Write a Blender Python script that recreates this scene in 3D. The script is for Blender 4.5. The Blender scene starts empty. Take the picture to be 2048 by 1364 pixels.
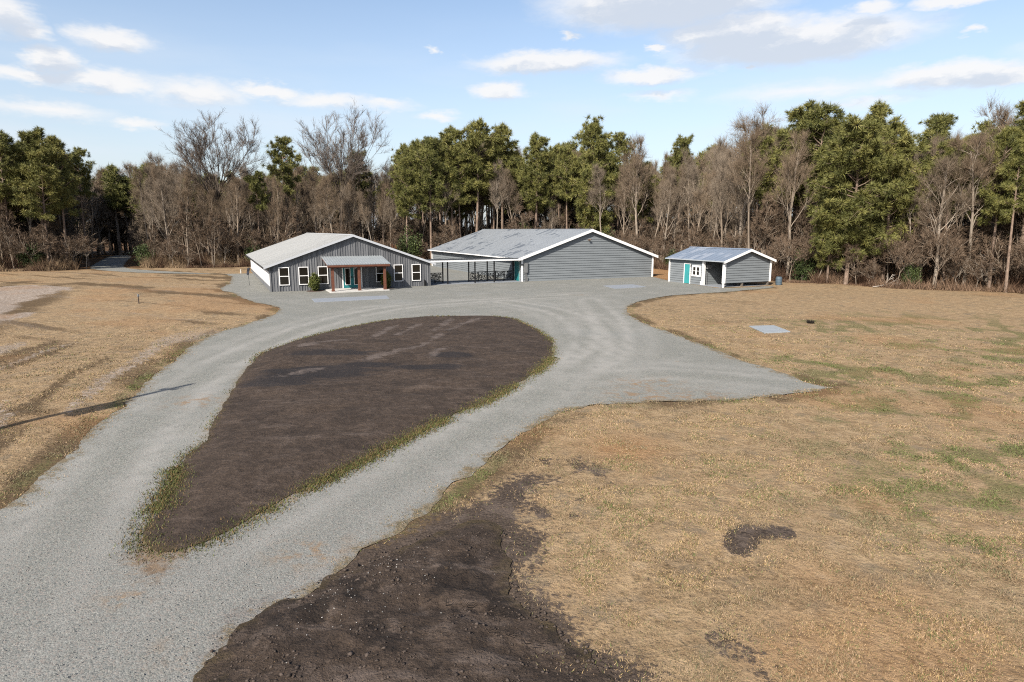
import bpy, bmesh, math, random
import numpy as np
from mathutils import Vector, Matrix
from mathutils.geometry import delaunay_2d_cdt

random.seed(7)
RNG = np.random.default_rng(7)
S = bpy.context.scene
C = S.collection
R = math.radians

# ------------------------------------------------------------------ camera
CAM_H = 5.5
PITCH = R(10.1)
FOC = 1251.6                       # 22 mm on a 36 mm wide frame, in pixels of the 2048 px photo
cd = bpy.data.cameras.new("camera")
cd.lens = 22.0; cd.sensor_width = 36.0; cd.clip_start = 0.1; cd.clip_end = 6000
cam = bpy.data.objects.new("camera", cd); C.objects.link(cam)
cam.location = (0, 0, CAM_H); cam.rotation_euler = (R(90) - PITCH, 0, 0)
S.camera = cam

# ------------------------------------------------------------------ light
S.cycles.use_denoising = False     # keep the grain of gravel and grass
S.cycles.filter_width = 1.1        # the photograph is sharp
SUN_EL = 38.0
SUN_AZ = 208.6                     # where the sun stands, clockwise from +Y
S.view_settings.view_transform = 'Standard'
S.view_settings.look = 'None'
S.view_settings.gamma = 1.0
S.view_settings.exposure = 0.95
sd_ = bpy.data.lights.new("sun", 'SUN'); sd_.energy = 5.0; sd_.angle = R(0.5); sd_.color = (1.0, 0.925, 0.82)
sun = bpy.data.objects.new("sun", sd_); C.objects.link(sun)
_sv = Vector((math.sin(R(SUN_AZ)) * math.cos(R(SUN_EL)), math.cos(R(SUN_AZ)) * math.cos(R(SUN_EL)), math.sin(R(SUN_EL))))
sun.rotation_euler = _sv.to_track_quat('Z', 'Y').to_euler()
sun.location = (-30, -50, 60)

def N(nt, kind, **kw):
    n = nt.nodes.new(kind)
    for k, v in kw.items():
        if k.startswith('_'):
            setattr(n, k[1:], v)
        else:
            key = int(k[1:]) if (k[0] == 'i' and k[1:].isdigit()) else k.replace('__', ' ')
            s = n.inputs[key]
            if isinstance(v, bpy.types.NodeSocket): nt.links.new(v, s)
            else: s.default_value = v
    return n
def M(nt, op, a, b=None, c=None, clamp=False):
    n = nt.nodes.new('ShaderNodeMath'); n.operation = op; n.use_clamp = clamp
    for i, v in enumerate((a, b, c)):
        if v is None: continue
        if isinstance(v, bpy.types.NodeSocket): nt.links.new(v, n.inputs[i])
        else: n.inputs[i].default_value = v
    return n.outputs[0]
def VM(nt, op, a, b=None):
    n = nt.nodes.new('ShaderNodeVectorMath'); n.operation = op
    for i, v in enumerate((a, b)):
        if v is None: continue
        if isinstance(v, bpy.types.NodeSocket): nt.links.new(v, n.inputs[i])
        else: n.inputs[i].default_value = v
    return n.outputs['Value'] if op in ('LENGTH', 'DOT_PRODUCT') else n.outputs[0]
def c4(c): return (c[0], c[1], c[2], 1.0)
ALB = 0.60                         # the photograph is exposed brightly: base colours sit this much lower than they look
def MIX(nt, fac, a, b, mode='MIX'):
    if nt.nodes.get('Principled BSDF'): a, b = [v if isinstance(v, (bpy.types.NodeSocket, int, float)) else tuple(x * ALB for x in v) for v in (a, b)]
    n = nt.nodes.new('ShaderNodeMix'); n.data_type = 'RGBA'; n.blend_type = mode; n.clamp_factor = True
    for i, v in ((0, fac), (6, a), (7, b)):
        if isinstance(v, bpy.types.NodeSocket): nt.links.new(v, n.inputs[i])
        else: n.inputs[i].default_value = c4(v) if i else v
    return n.outputs[2]
def STEP(nt, v, lo, hi, smooth=True):
    n = nt.nodes.new('ShaderNodeMapRange'); n.clamp = True
    n.interpolation_type = 'SMOOTHSTEP' if smooth else 'LINEAR'
    nt.links.new(v, n.inputs[0]); n.inputs[1].default_value = lo; n.inputs[2].default_value = hi
    return n.outputs[0]
def NOISE(nt, vec, scale, detail=3.0, rough=0.55, dist=0.0):
    n = nt.nodes.new('ShaderNodeTexNoise'); n.inputs['Scale'].default_value = scale
    n.inputs['Detail'].default_value = detail; n.inputs['Roughness'].default_value = rough
    n.inputs['Distortion'].default_value = dist
    if vec is not None: nt.links.new(vec, n.inputs['Vector'])
    return n.outputs[0]

# pixel of the 2048 x 1364 photograph -> direction / point on a level
def ray(px, py):
    u = (px - 1024) / FOC; v = (py - 682) / FOC
    return np.array([u, math.cos(PITCH) - v * math.sin(PITCH), -(math.sin(PITCH) + v * math.cos(PITCH))])
def at(px, py, z=0.0):
    d = ray(px, py); s = (z - CAM_H) / d[2]
    return np.array([d[0] * s, d[1] * s, z])

# ------------------------------------------------------------------ sky
W = bpy.data.worlds.new("World"); S.world = W; W.use_nodes = True
wn = W.node_tree; wn.nodes.clear()
wo = wn.nodes.new('ShaderNodeOutputWorld')
sky = wn.nodes.new('ShaderNodeTexSky'); sky.sky_type = 'NISHITA'; sky.sun_disc = False
sky.sun_elevation = R(SUN_EL); sky.sun_rotation = R(SUN_AZ); sky.altitude = 0; sky.air_density = 1.0; sky.dust_density = 2.0; sky.ozone_density = 1.0
SKY_K = 0.105
tc = wn.nodes.new('ShaderNodeTexCoord')
sx = wn.nodes.new('ShaderNodeSeparateXYZ'); wn.links.new(tc.outputs['Generated'], sx.inputs[0])
az = M(wn, 'ARCTAN2', sx.outputs[0], sx.outputs[1]); el = M(wn, 'ARCSINE', sx.outputs[2])
cv = wn.nodes.new('ShaderNodeCombineXYZ'); wn.links.new(az, cv.inputs[0]); wn.links.new(el, cv.inputs[1])
flat = cv.outputs[0]
def warp(vec, scale, amp, det, sy=2.6):
    s = VM(wn, 'MULTIPLY', vec, (1.0, sy, 1.0))
    n = N(wn, 'ShaderNodeTexNoise', Vector=s, Scale=scale, Detail=det, Roughness=0.6)
    d = VM(wn, 'SUBTRACT', n.outputs[1], (0.5, 0.5, 0.5))
    return VM(wn, 'MULTIPLY', d, (amp, amp * 0.45, 0.0))
wp = VM(wn, 'ADD', VM(wn, 'ADD', flat, VM(wn, 'ADD', warp(flat, 9, 0.040, 2), warp(flat, 26, 0.040, 3))), warp(flat, 70, 0.020, 5))
CLOUDS = [(1330, 4, 275, 58, 1.0), (1590, 86, 265, 44, 1.0), (1460, 62, 160, 40, .9), (1090, 126, 185, 26, .9), (1305, 150, 122, 21, .8),
  (1000, 183, 72, 22, .8), (1900, 150, 150, 26, .85), (2010, 152, 110, 20, .85), (15, 28, 55, 40, .8), (55, 62, 42, 18, .7),
  (220, 77, 78, 26, .8), (105, 120, 45, 26, .9), (60, 150, 150, 17, .62), (215, 162, 105, 23, .72), (390, 182, 115, 27, .62),
  (530, 182, 80, 16, .8), (650, 200, 130, 20, .6), (770, 207, 80, 14, .5), (90, 215, 140, 20, .5), (275, 244, 60, 12, .55),
  (880, 230, 56, 13, .6), (1320, 190, 90, 13, .5), (1610, 182, 220, 24, .42), (1720, 203, 140, 14, .4), (1735, 20, 50, 14, .7),
  (1910, -2, 85, 15, .8), (1140, 72, 24, 11, .6), (868, 98, 18, 7, .6), (1960, 58, 22, 7, .6), (1310, 95, 36, 10, .8), (1500, 135, 16, 6, .6),
  (2330, 60, 190, 40, .8), (-330, 100, 180, 30, .8), (-560, 20, 150, 40, .8), (2500, 130, 220, 40, .8)]
def density(vec):
    acc = None
    for (px, py, hw, hh, k) in CLOUDS:
        d = ray(px, py); a0 = math.atan2(d[0], d[1]); e0 = math.asin(d[2] / np.linalg.norm(d))
        wa = hw / FOC * 1.0; we = hh / FOC * 1.0
        m = wn.nodes.new('ShaderNodeMapping'); m.vector_type = 'POINT'
        wn.links.new(vec, m.inputs[0])
        m.inputs['Location'].default_value = (-a0 / wa, -e0 / we, 0)
        m.inputs['Scale'].default_value = (1 / wa, 1 / we, 0)
        f = M(wn, 'MULTIPLY', M(wn, 'SUBTRACT', 1.0, VM(wn, 'LENGTH', m.outputs[0])), k)
        acc = f if acc is None else M(wn, 'MAXIMUM', acc, f)
    return acc
D0 = density(wp)
D1 = density(VM(wn, 'ADD', wp, (-0.004, 0.017, 0.0)))
cov = STEP(wn, D0, 0.0, 0.52)
bil = N(wn, 'ShaderNodeTexNoise', Vector=VM(wn, 'MULTIPLY', wp, (1.0, 2.2, 1.0)), Scale=24.0, Detail=5.0, Roughness=0.6).outputs[0]
under = STEP(wn, M(wn, 'ADD', D1, M(wn, 'MULTIPLY', M(wn, 'SUBTRACT', bil, 0.5), 1.1)), 0.08, 0.62)
CB = 0.52 / SKY_K
ccol = MIX(wn, under, tuple(CB * v for v in (0.98, 0.965, 0.955)), tuple(CB * v for v in (0.67, 0.725, 0.815)))
veil = M(wn, 'MULTIPLY', STEP(wn, N(wn, 'ShaderNodeTexNoise', Vector=VM(wn, 'MULTIPLY', flat, (1.0, 5.0, 1.0)), Scale=3.2, Detail=5.0).outputs[0], 0.42, 0.75), STEP(wn, el, 0.34, 0.06))
skyc = MIX(wn, 1.0, sky.outputs[0], (1.0, 1.0, 1.0), 'MULTIPLY')
skyv = MIX(wn, M(wn, 'ADD', M(wn, 'MULTIPLY', veil, 0.45), M(wn, 'MULTIPLY', STEP(wn, el, 0.42, 0.02), 0.48)), skyc, tuple(CB * v for v in (0.80, 0.87, 0.96)))
fin = MIX(wn, M(wn, 'MULTIPLY', cov, 0.88), skyv, ccol)
bg = N(wn, 'ShaderNodeBackground', Color=fin, Strength=SKY_K)
wn.links.new(bg.outputs[0], wo.inputs[0])

# ------------------------------------------------------------------ object helpers
def tag(o, label=None, cat=None, group=None, kind=None):
    if label: o['label'] = label
    if cat: o['category'] = cat
    if group: o['group'] = group
    if kind: o['kind'] = kind
    return o
def empty(name, loc, rz=0.0):
    o = bpy.data.objects.new(name, None); C.objects.link(o); o.location = loc; o.rotation_euler = (0, 0, rz); o.empty_display_size = 0.3
    return o
class MB:
    def __init__(s): s.v = []; s.f = []; s.m = []
    def add(s, verts, faces, mi=0):
        b = len(s.v); s.v += [tuple(v) for v in verts]; s.f += [tuple(i + b for i in f) for f in faces]; s.m += [mi] * len(faces); return s
    def box(s, x0, x1, y0, y1, z0, z1, mi=0):
        return s.add([(x0, y0, z0), (x1, y0, z0), (x1, y1, z0), (x0, y1, z0), (x0, y0, z1), (x1, y0, z1), (x1, y1, z1), (x0, y1, z1)],
              [(0, 3, 2, 1), (4, 5, 6, 7), (0, 1, 5, 4), (1, 2, 6, 5), (2, 3, 7, 6), (3, 0, 4, 7)], mi)
    def prism_y(s, poly, y0, y1, mi=0):
        n = len(poly); v = [(x, y0, z) for x, z in poly] + [(x, y1, z) for x, z in poly]
        f = [tuple(range(n))[::1], tuple(range(2 * n - 1, n - 1, -1))] + [(i, i + n, (i + 1) % n + n, (i + 1) % n) for i in range(n)]
        return s.add(v, f, mi)
    def prism_x(s, poly, x0, x1, mi=0):
        n = len(poly); v = [(x0, y, z) for y, z in poly] + [(x1, y, z) for y, z in poly]
        f = [tuple(range(n - 1, -1, -1)), tuple(range(n, 2 * n))] + [((i + 1) % n, (i + 1) % n + n, i + n, i) for i in range(n)]
        return s.add(v, f, mi)
    def tube(s, pts, rad, sides=6, cap=True, mi=0):
        pts = [Vector(p) for p in pts]; rad = rad if hasattr(rad, '__len__') else [rad] * len(pts)
        d = (pts[-1] - pts[0]).normalized(); ref = Vector((1, 0, 0)) if abs(d.x) < 0.8 else Vector((0, 1, 0))
        u = d.cross(ref).normalized(); w = d.cross(u)
        v = []; f = []
        for p, r in zip(pts, rad):
            for k in range(sides):
                a = 2 * math.pi * k / sides; v.append(p + (u * math.cos(a) + w * math.sin(a)) * r)
        for i in range(len(pts) - 1):
            for k in range(sides):
                f.append((i * sides + k, i * sides + (k + 1) % sides, (i + 1) * sides + (k + 1) % sides, (i + 1) * sides + k))
        if cap:
            f.append(tuple(range(sides))[::-1]); f.append(tuple((len(pts) - 1) * sides + k for k in range(sides)))
        return s.add(v, f, mi)
    def build(s, name, mats, parent=None, fix=True):
        me = bpy.data.meshes.new(name); me.from_pydata(s.v, [], s.f); me.update()
        mats = mats if isinstance(mats, (list, tuple)) else [mats]
        for m in mats: me.materials.append(m)
        if len(mats) > 1: me.polygons.foreach_set('material_index', s.m)
        if fix:
            bm = bmesh.new(); bm.from_mesh(me); bmesh.ops.recalc_face_normals(bm, faces=bm.faces); bm.to_mesh(me); bm.free()
        o = bpy.data.objects.new(name, me); C.objects.link(o)
        if parent: o.parent = parent
        return o
def mesh_np(name, verts, tris, mat, attrs=None, parent=None, smooth=False, link=True):
    verts = np.ascontiguousarray(verts, dtype=np.float32); tris = np.ascontiguousarray(tris, dtype=np.int32)
    k = tris.shape[1]; me = bpy.data.meshes.new(name)
    me.vertices.add(len(verts)); me.vertices.foreach_set('co', verts.ravel())
    me.loops.add(tris.size); me.loops.foreach_set('vertex_index', tris.ravel())
    me.polygons.add(len(tris)); me.polygons.foreach_set('loop_start', np.arange(0, tris.size, k, dtype=np.int32))
    me.polygons.foreach_set('loop_total', np.full(len(tris), k, dtype=np.int32))
    if smooth: me.polygons.foreach_set('use_smooth', np.ones(len(tris), dtype=bool))
    me.update(calc_edges=True)
    for an, av in (attrs or {}).items():
        av = np.ascontiguousarray(av, dtype=np.float32)
        if av.ndim == 1:
            a = me.attributes.new(an, 'FLOAT', 'POINT'); a.data.foreach_set('value', av)
        else:
            a = me.attributes.new(an, 'FLOAT_COLOR', 'POINT'); a.data.foreach_set('color', av.ravel())
    me.materials.append(mat)
    if not link: return me
    o = bpy.data.objects.new(name, me); C.objects.link(o)
    if parent: o.parent = parent
    return o

# ------------------------------------------------------------------ noise and distance in numpy
def _hash(ix, iy, seed):
    h = (ix.astype(np.int64) * 374761393 + iy.astype(np.int64) * 668265263 + seed * 974711) & 0x7fffffff
    h = ((h ^ (h >> 13)) * 1274126177) & 0x7fffffff
    return ((h ^ (h >> 16)) & 0xffff) / 65535.0
def vnoise(x, y, seed=0):
    ix = np.floor(x); iy = np.floor(y); fx = x - ix; fy = y - iy
    fx = fx * fx * fx * (fx * (fx * 6 - 15) + 10); fy = fy * fy * fy * (fy * (fy * 6 - 15) + 10)
    a = _hash(ix, iy, seed); b = _hash(ix + 1, iy, seed); c = _hash(ix, iy + 1, seed); d = _hash(ix + 1, iy + 1, seed)
    return a + (b - a) * fx + (c - a) * fy + (a - b - c + d) * fx * fy
def fbm(x, y, wl, oct=4, seed=0, gain=0.5):
    s = 0; a = 1; t = 0; x = np.asarray(x) / wl; y = np.asarray(y) / wl; x, y = x * .829 - y * .559, x * .559 + y * .829
    for o in range(oct):
        s = s + a * vnoise(x + 17.3 * o, y - 9.1 * o, seed + o); t += a; a *= gain; x, y = (x * .781 - y * .625) * 2.03, (x * .625 + y * .781) * 2.03
    return s / t
def sstep(lo, hi, v):
    t = np.clip((v - lo) / (hi - lo), 0, 1); return t * t * (3 - 2 * t)
def sdist(P, poly):
    """signed distance to a polygon, positive outside"""
    P = np.asarray(P, dtype=np.float64)[:, :2]; out = np.empty(len(P)); A = np.asarray(poly)[:, :2]; B = np.roll(A, -1, 0); E = B - A
    L2 = (E ** 2).sum(1) + 1e-12
    for s in range(0, len(P), 20000):
        p = P[s:s + 20000, None, :]
        t = np.clip(((p - A) * E).sum(2) / L2, 0, 1); d = np.sqrt((((A + t[..., None] * E) - p) ** 2).sum(2)).min(1)
        px = p[..., 0]; py = p[..., 1]
        c = ((A[:, 1] > py) != (B[:, 1] > py)) & (px < E[:, 0] * (py - A[:, 1]) / (np.where(E[:, 1] == 0, 1e-12, E[:, 1])) + A[:, 0])
        ins = (c.sum(1) % 2) == 1
        out[s:s + 20000] = np.where(ins, -d, d)
    return out
def smooth_poly(pts, it=2):
    P = np.asarray(pts, float)
    for _ in range(it):
        Q = np.roll(P, -1, 0); P = np.stack([0.75 * P + 0.25 * Q, 0.25 * P + 0.75 * Q], 1).reshape(-1, P.shape[1])
    return P
def ragged(poly, amp, wl, seed, kstep=0.008, smin=0.07):
    """resample a ground polygon finely and fray its edge"""
    P = np.asarray(poly, float)[:, :2]; out = []
    for i in range(len(P)):
        a = P[i]; b = P[(i + 1) % len(P)]; L = np.linalg.norm(b - a); d = np.linalg.norm((a + b) / 2)
        n = max(1, int(L / max(smin, kstep * d)))
        for k in range(n): out.append(a + (b - a) * k / n)
    Q = np.array(out); T = np.roll(Q, -1, 0) - np.roll(Q, 1, 0); T /= (np.linalg.norm(T, axis=1, keepdims=True) + 1e-9)
    Nn = np.stack([T[:, 1], -T[:, 0]], 1)
    off = (fbm(Q[:, 0], Q[:, 1], wl, 4, seed, 0.62) - 0.5) * 2 * amp
    return Q + Nn * off[:, None]

# ------------------------------------------------------------------ materials
def new_mat(name):
    m = bpy.data.materials.new(name); m.use_nodes = True; nt = m.node_tree; b = nt.nodes['Principled BSDF']
    b.inputs['Specular IOR Level'].default_value = 0.3
    return m, nt, b
def OBJ(nt): return nt.nodes.new('ShaderNodeTexCoord').outputs['Object']
def POS(nt): return nt.nodes.new('ShaderNodeNewGeometry').outputs['Position']
def ATT(nt, name): n = nt.nodes.new('ShaderNodeAttribute'); n.attribute_name = name; return n
def BUMP(nt, b, h, strength, dist):
    n = N(nt, 'ShaderNodeBump', Height=h, Strength=strength, Distance=dist); nt.links.new(n.outputs[0], b.inputs['Normal']); return n
def paint(name, col, rough=0.5, var=0.06, scale=1.5, metal=0.0, dirt=None):
    m, nt, b = new_mat(name); p = OBJ(nt)
    n1 = NOISE(nt, p, scale, 4); n2 = NOISE(nt, p, scale * 14, 2)
    f = M(nt, 'ADD', M(nt, 'MULTIPLY', n1, 0.7), M(nt, 'MULTIPLY', n2, 0.3))
    c = MIX(nt, STEP(nt, f, 0.3, 0.7), tuple(v * (1 - var) for v in col), tuple(min(1, v * (1 + var)) for v in col))
    if dirt: c = MIX(nt, M(nt, 'MULTIPLY', STEP(nt, NOISE(nt, p, scale * 3, 5), 0.5, 0.75), dirt[1]), c, dirt[0])
    nt.links.new(c, b.inputs['Base Color']); b.inputs['Roughness'].default_value = rough; b.inputs['Metallic'].default_value = metal
    return m
GRAVEL_LIST = [(0.17, 0.175, 0.175), (0.30, 0.305, 0.30), (0.43, 0.43, 0.42)]

def mat_field():
    m, nt, b = new_mat("dry_lawn"); p = POS(nt); pat = ATT(nt, 'pat'); sp = nt.nodes.new('ShaderNodeSeparateColor'); nt.links.new(pat.outputs['Color'], sp.inputs[0])
    pa2 = ATT(nt, 'pat2'); sp2 = nt.nodes.new('ShaderNodeSeparateColor'); nt.links.new(pa2.outputs['Color'], sp2.inputs[0])
    fine = NOISE(nt, p, 21, 4, 0.65); mid = NOISE(nt, p, 2.6, 5, 0.6); big = NOISE(nt, p, 0.33, 4, 0.6)
    c = MIX(nt, STEP(nt, mid, 0.32, 0.68), (0.262, 0.182, 0.104), (0.425, 0.31, 0.185))
    c = MIX(nt, M(nt, 'MULTIPLY', STEP(nt, big, 0.35, 0.65), 0.4), c, (0.36, 0.245, 0.145))
    c = MIX(nt, M(nt, 'MULTIPLY', STEP(nt, fine, 0.56, 0.78), 0.55), c, (0.47, 0.36, 0.215))
    c = MIX(nt, M(nt, 'MULTIPLY', STEP(nt, fine, 0.46, 0.25), 0.75), c, (0.115, 0.078, 0.042))
    # second, drier scale of clumps and small bare spots
    cl = NOISE(nt, p, 7.5, 4, 0.6)
    th = NOISE(nt, VM(nt, 'ADD', p, (13, 5, 0)), 1.3, 6, 0.68)
    c = MIX(nt, M(nt, 'MULTIPLY', STEP(nt, th, 0.50, 0.66), 0.7), c, (0.205, 0.165, 0.115))
    c = MIX(nt, M(nt, 'MULTIPLY', STEP(nt, th, 0.42, 0.30), 0.45), c, (0.47, 0.36, 0.24))
    c = MIX(nt, M(nt, 'MULTIPLY', STEP(nt, cl, 0.55, 0.70), 0.65), c, (0.165, 0.125, 0.075))
    brown = MIX(nt, fine, (0.06, 0.042, 0.024), (0.15, 0.10, 0.055))
    c = MIX(nt, M(nt, 'MULTIPLY', STEP(nt, M(nt, 'ADD', sp.outputs[1], M(nt, 'MULTIPLY', M(nt, 'SUBTRACT', cl, 0.5), 0.9)), 0.25, 0.75), 0.85), c, brown)
    sand = MIX(nt, STEP(nt, NOISE(nt, p, 5, 5), 0.35, 0.7), (0.26, 0.205, 0.16), (0.44, 0.375, 0.32))
    c = MIX(nt, STEP(nt, M(nt, 'ADD', sp.outputs[2], M(nt, 'MULTIPLY', M(nt, 'SUBTRACT', cl, 0.5), 0.8)), 0.35, 0.65), c, sand)
    green = MIX(nt, STEP(nt, fine, 0.3, 0.7), (0.085, 0.088, 0.034), (0.20, 0.185, 0.080))
    g = M(nt, 'ADD', sp.outputs[0], M(nt, 'MULTIPLY', M(nt, 'SUBTRACT', NOISE(nt, p, 9, 5, 0.65), 0.5), 1.25))
    c = MIX(nt, M(nt, 'MULTIPLY', STEP(nt, g, 0.30, 0.9), 0.72), c, green)
    orange = MIX(nt, fine, (0.26, 0.13, 0.055), (0.42, 0.235, 0.11))
    c = MIX(nt, M(nt, 'MULTIPLY', sp2.outputs[0], 0.8), c, orange)
    litter = MIX(nt, STEP(nt, NOISE(nt, p, 6, 5, 0.7), 0.3, 0.7), (0.055, 0.033, 0.018), (0.20, 0.11, 0.052))
    c = MIX(nt, sp2.outputs[1], c, litter)
    soil = MIX(nt, STEP(nt, fine, .3, .7), (0.044, 0.033, 0.026), (0.125, 0.095, 0.075))
    soil = MIX(nt, M(nt, 'MULTIPLY', STEP(nt, th, .5, .62), .6), soil, (0.16, 0.125, 0.103))
    edge = M(nt, 'ADD', M(nt, 'MULTIPLY', M(nt, 'SUBTRACT', cl, 0.5), 0.9), M(nt, 'MULTIPLY', M(nt, 'SUBTRACT', fine, 0.5), 0.7))
    c = MIX(nt, STEP(nt, M(nt, 'ADD', sp2.outputs[2], edge), 0.42, 0.60), c, soil)
    nt.links.new(c, b.inputs['Base Color']); b.inputs['Roughness'].default_value = 0.95; b.inputs['Specular IOR Level'].default_value = 0.1
    h = M(nt, 'ADD', M(nt, 'MULTIPLY', fine, 0.5), M(nt, 'MULTIPLY', cl, 1.0))
    BUMP(nt, b, h, 0.8, 0.07)
    return m

def mat_gravel(name="drive_gravel"):
    m, nt, b = new_mat(name); p = POS(nt); sd = ATT(nt, 'sd').outputs['Fac']
    v = N(nt, 'ShaderNodeTexVoronoi', Vector=p, Scale=46.0, Randomness=1.0)
    v2 = N(nt, 'ShaderNodeTexVoronoi', Vector=p, Scale=21.0, Randomness=1.0)
    ra = nt.nodes.new('ShaderNodeSeparateColor'); nt.links.new(v.outputs['Color'], ra.inputs[0])
    r2 = nt.nodes.new('ShaderNodeSeparateColor'); nt.links.new(v2.outputs['Color'], r2.inputs[0])
    cr = nt.nodes.new('ShaderNodeValToRGB'); nt.links.new(ra.outputs[0], cr.inputs[0])
    e = cr.color_ramp.elements
    e[0].position = 0.0; e[0].color = (0.065, 0.069, 0.062, 1); e[1].position = 1.0; e[1].color = (0.256, 0.253, 0.219, 1)
    for pp, cc in ((0.25, (0.102, 0.108, 0.098, 1)), (0.6, (0.136, 0.142, 0.127, 1)), (0.86, (0.174, 0.178, 0.154, 1))):
        x = cr.color_ramp.elements.new(pp); x.color = cc
    c = cr.outputs[0]
    c = MIX(nt, M(nt, 'MULTIPLY', STEP(nt, r2.outputs[1], 0.55, 0.6), 0.55), c, MIX(nt, r2.outputs[2], (0.20, 0.215, 0.205), (0.37, 0.36, 0.33)))
    c = MIX(nt, M(nt, 'MULTIPLY', STEP(nt, v.outputs['Distance'], 0.62, 0.85), 0.7), c, (0.13, 0.13, 0.12))       # gaps between the stones
    big = NOISE(nt, p, 0.5, 4, 0.6); mid = NOISE(nt, p, 2.2, 4, 0.6); patch = NOISE(nt, p, 0.17, 3, 0.5)
    c = MIX(nt, M(nt, 'MULTIPLY', STEP(nt, big, 0.45, 0.75), 0.45), c, (0.36, 0.355, 0.33))
    c = MIX(nt, M(nt, 'MULTIPLY', STEP(nt, mid, 0.48, 0.28), 0.35), c, (0.19, 0.198, 0.186))
    c = MIX(nt, M(nt, 'MULTIPLY', STEP(nt, patch, 0.5, 0.72), 0.3), c, (0.255, 0.275, 0.272))
    c = MIX(nt, M(nt, 'MULTIPLY', STEP(nt, NOISE(nt, VM(nt, 'ADD', p, (31, 7, 0)), 0.8, 5, 0.65), 0.66, 0.76), 0.6), c, (0.30, 0.215, 0.13))
    spill = M(nt, 'ADD', ATT(nt, 'psd').outputs['Fac'], M(nt, 'MULTIPLY', M(nt, 'SUBTRACT', NOISE(nt, p, 5.5, 7, .75), 0.5), 1.5))
    c = MIX(nt, M(nt, 'MULTIPLY', STEP(nt, spill, .16, -.10), .93), c, MIX(nt, ra.outputs[0], (0.05, 0.038, 0.03), (0.12, 0.092, 0.074)))
    weed = M(nt, 'ADD', ATT(nt, 'bsd').outputs['Fac'], M(nt, 'MULTIPLY', M(nt, 'SUBTRACT', NOISE(nt, p, 5.0, 7, .75), 0.5), 1.3))
    c = MIX(nt, M(nt, 'MULTIPLY', STEP(nt, weed, .24, -.05), .85), c, MIX(nt, ra.outputs[1], (0.085, 0.075, 0.035), (0.25, 0.185, 0.11)))
    tr = ATT(nt, 'wheel').outputs['Fac']
    c = MIX(nt, M(nt, 'MULTIPLY', M(nt, 'MULTIPLY', tr, STEP(nt, mid, 0.2, 0.5)), 0.85), c, (0.37, 0.365, 0.34))
    c = MIX(nt, M(nt, 'MULTIPLY', ATT(nt, 'gap_shade').outputs['Fac'], 0.75), c, MIX(nt, ra.outputs[2], (0.11, 0.117, 0.113), (0.33, 0.33, 0.31)))  # shade in the gaps between stones, painted into the gravel nearest the camera
    c = MIX(nt, M(nt, 'MULTIPLY', STEP(nt, ra.outputs[1], .6, .95), .45), c, (0.29, 0.235, 0.205))
    c = MIX(nt, M(nt, 'MULTIPLY', ATT(nt, 'stain').outputs['Fac'], STEP(nt, NOISE(nt, p, 2.6, 6, .7), 0.46, 0.62)), c, (0.27, 0.18, 0.105))
    rough_edge = M(nt, 'ADD', sd, M(nt, 'MULTIPLY', M(nt, 'SUBTRACT', NOISE(nt, p, 2.2, 6, 0.75), 0.5), 2.6))
    c = MIX(nt, M(nt, 'MULTIPLY', STEP(nt, rough_edge, -0.28, 0.12), 0.85), c, MIX(nt, ra.outputs[1], (0.075, 0.062, 0.028), (0.27, 0.20, 0.115)))
    tp = M(nt, 'ADD', ATT(nt, 'tip').outputs['Fac'], M(nt, 'MULTIPLY', M(nt, 'SUBTRACT', NOISE(nt, p, 4.5, 6, 0.75), 0.5), 1.7))
    te = MIX(nt, STEP(nt, NOISE(nt, p, 5, 5, .65), .35, .65), (0.135, 0.090, 0.055), (0.25, 0.175, 0.11))
    te = MIX(nt, M(nt, 'MULTIPLY', STEP(nt, NOISE(nt, p, 30, 4, .7), .5, .75), .5), te, (0.32, 0.26, 0.19))
    c = MIX(nt, M(nt, 'MULTIPLY', STEP(nt, tp, 0.05, -0.45), 0.92), c, te)
    nt.links.new(c, b.inputs['Base Color']); b.inputs['Roughness'].default_value = 0.85; b.inputs['Specular IOR Level'].default_value = 0.25
    h = M(nt, 'ADD', M(nt, 'MULTIPLY', v.outputs['Distance'], -1.0), M(nt, 'MULTIPLY', v2.outputs['Distance'], -0.7))
    BUMP(nt, b, h, 0.45, 0.015)
    return m

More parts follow.
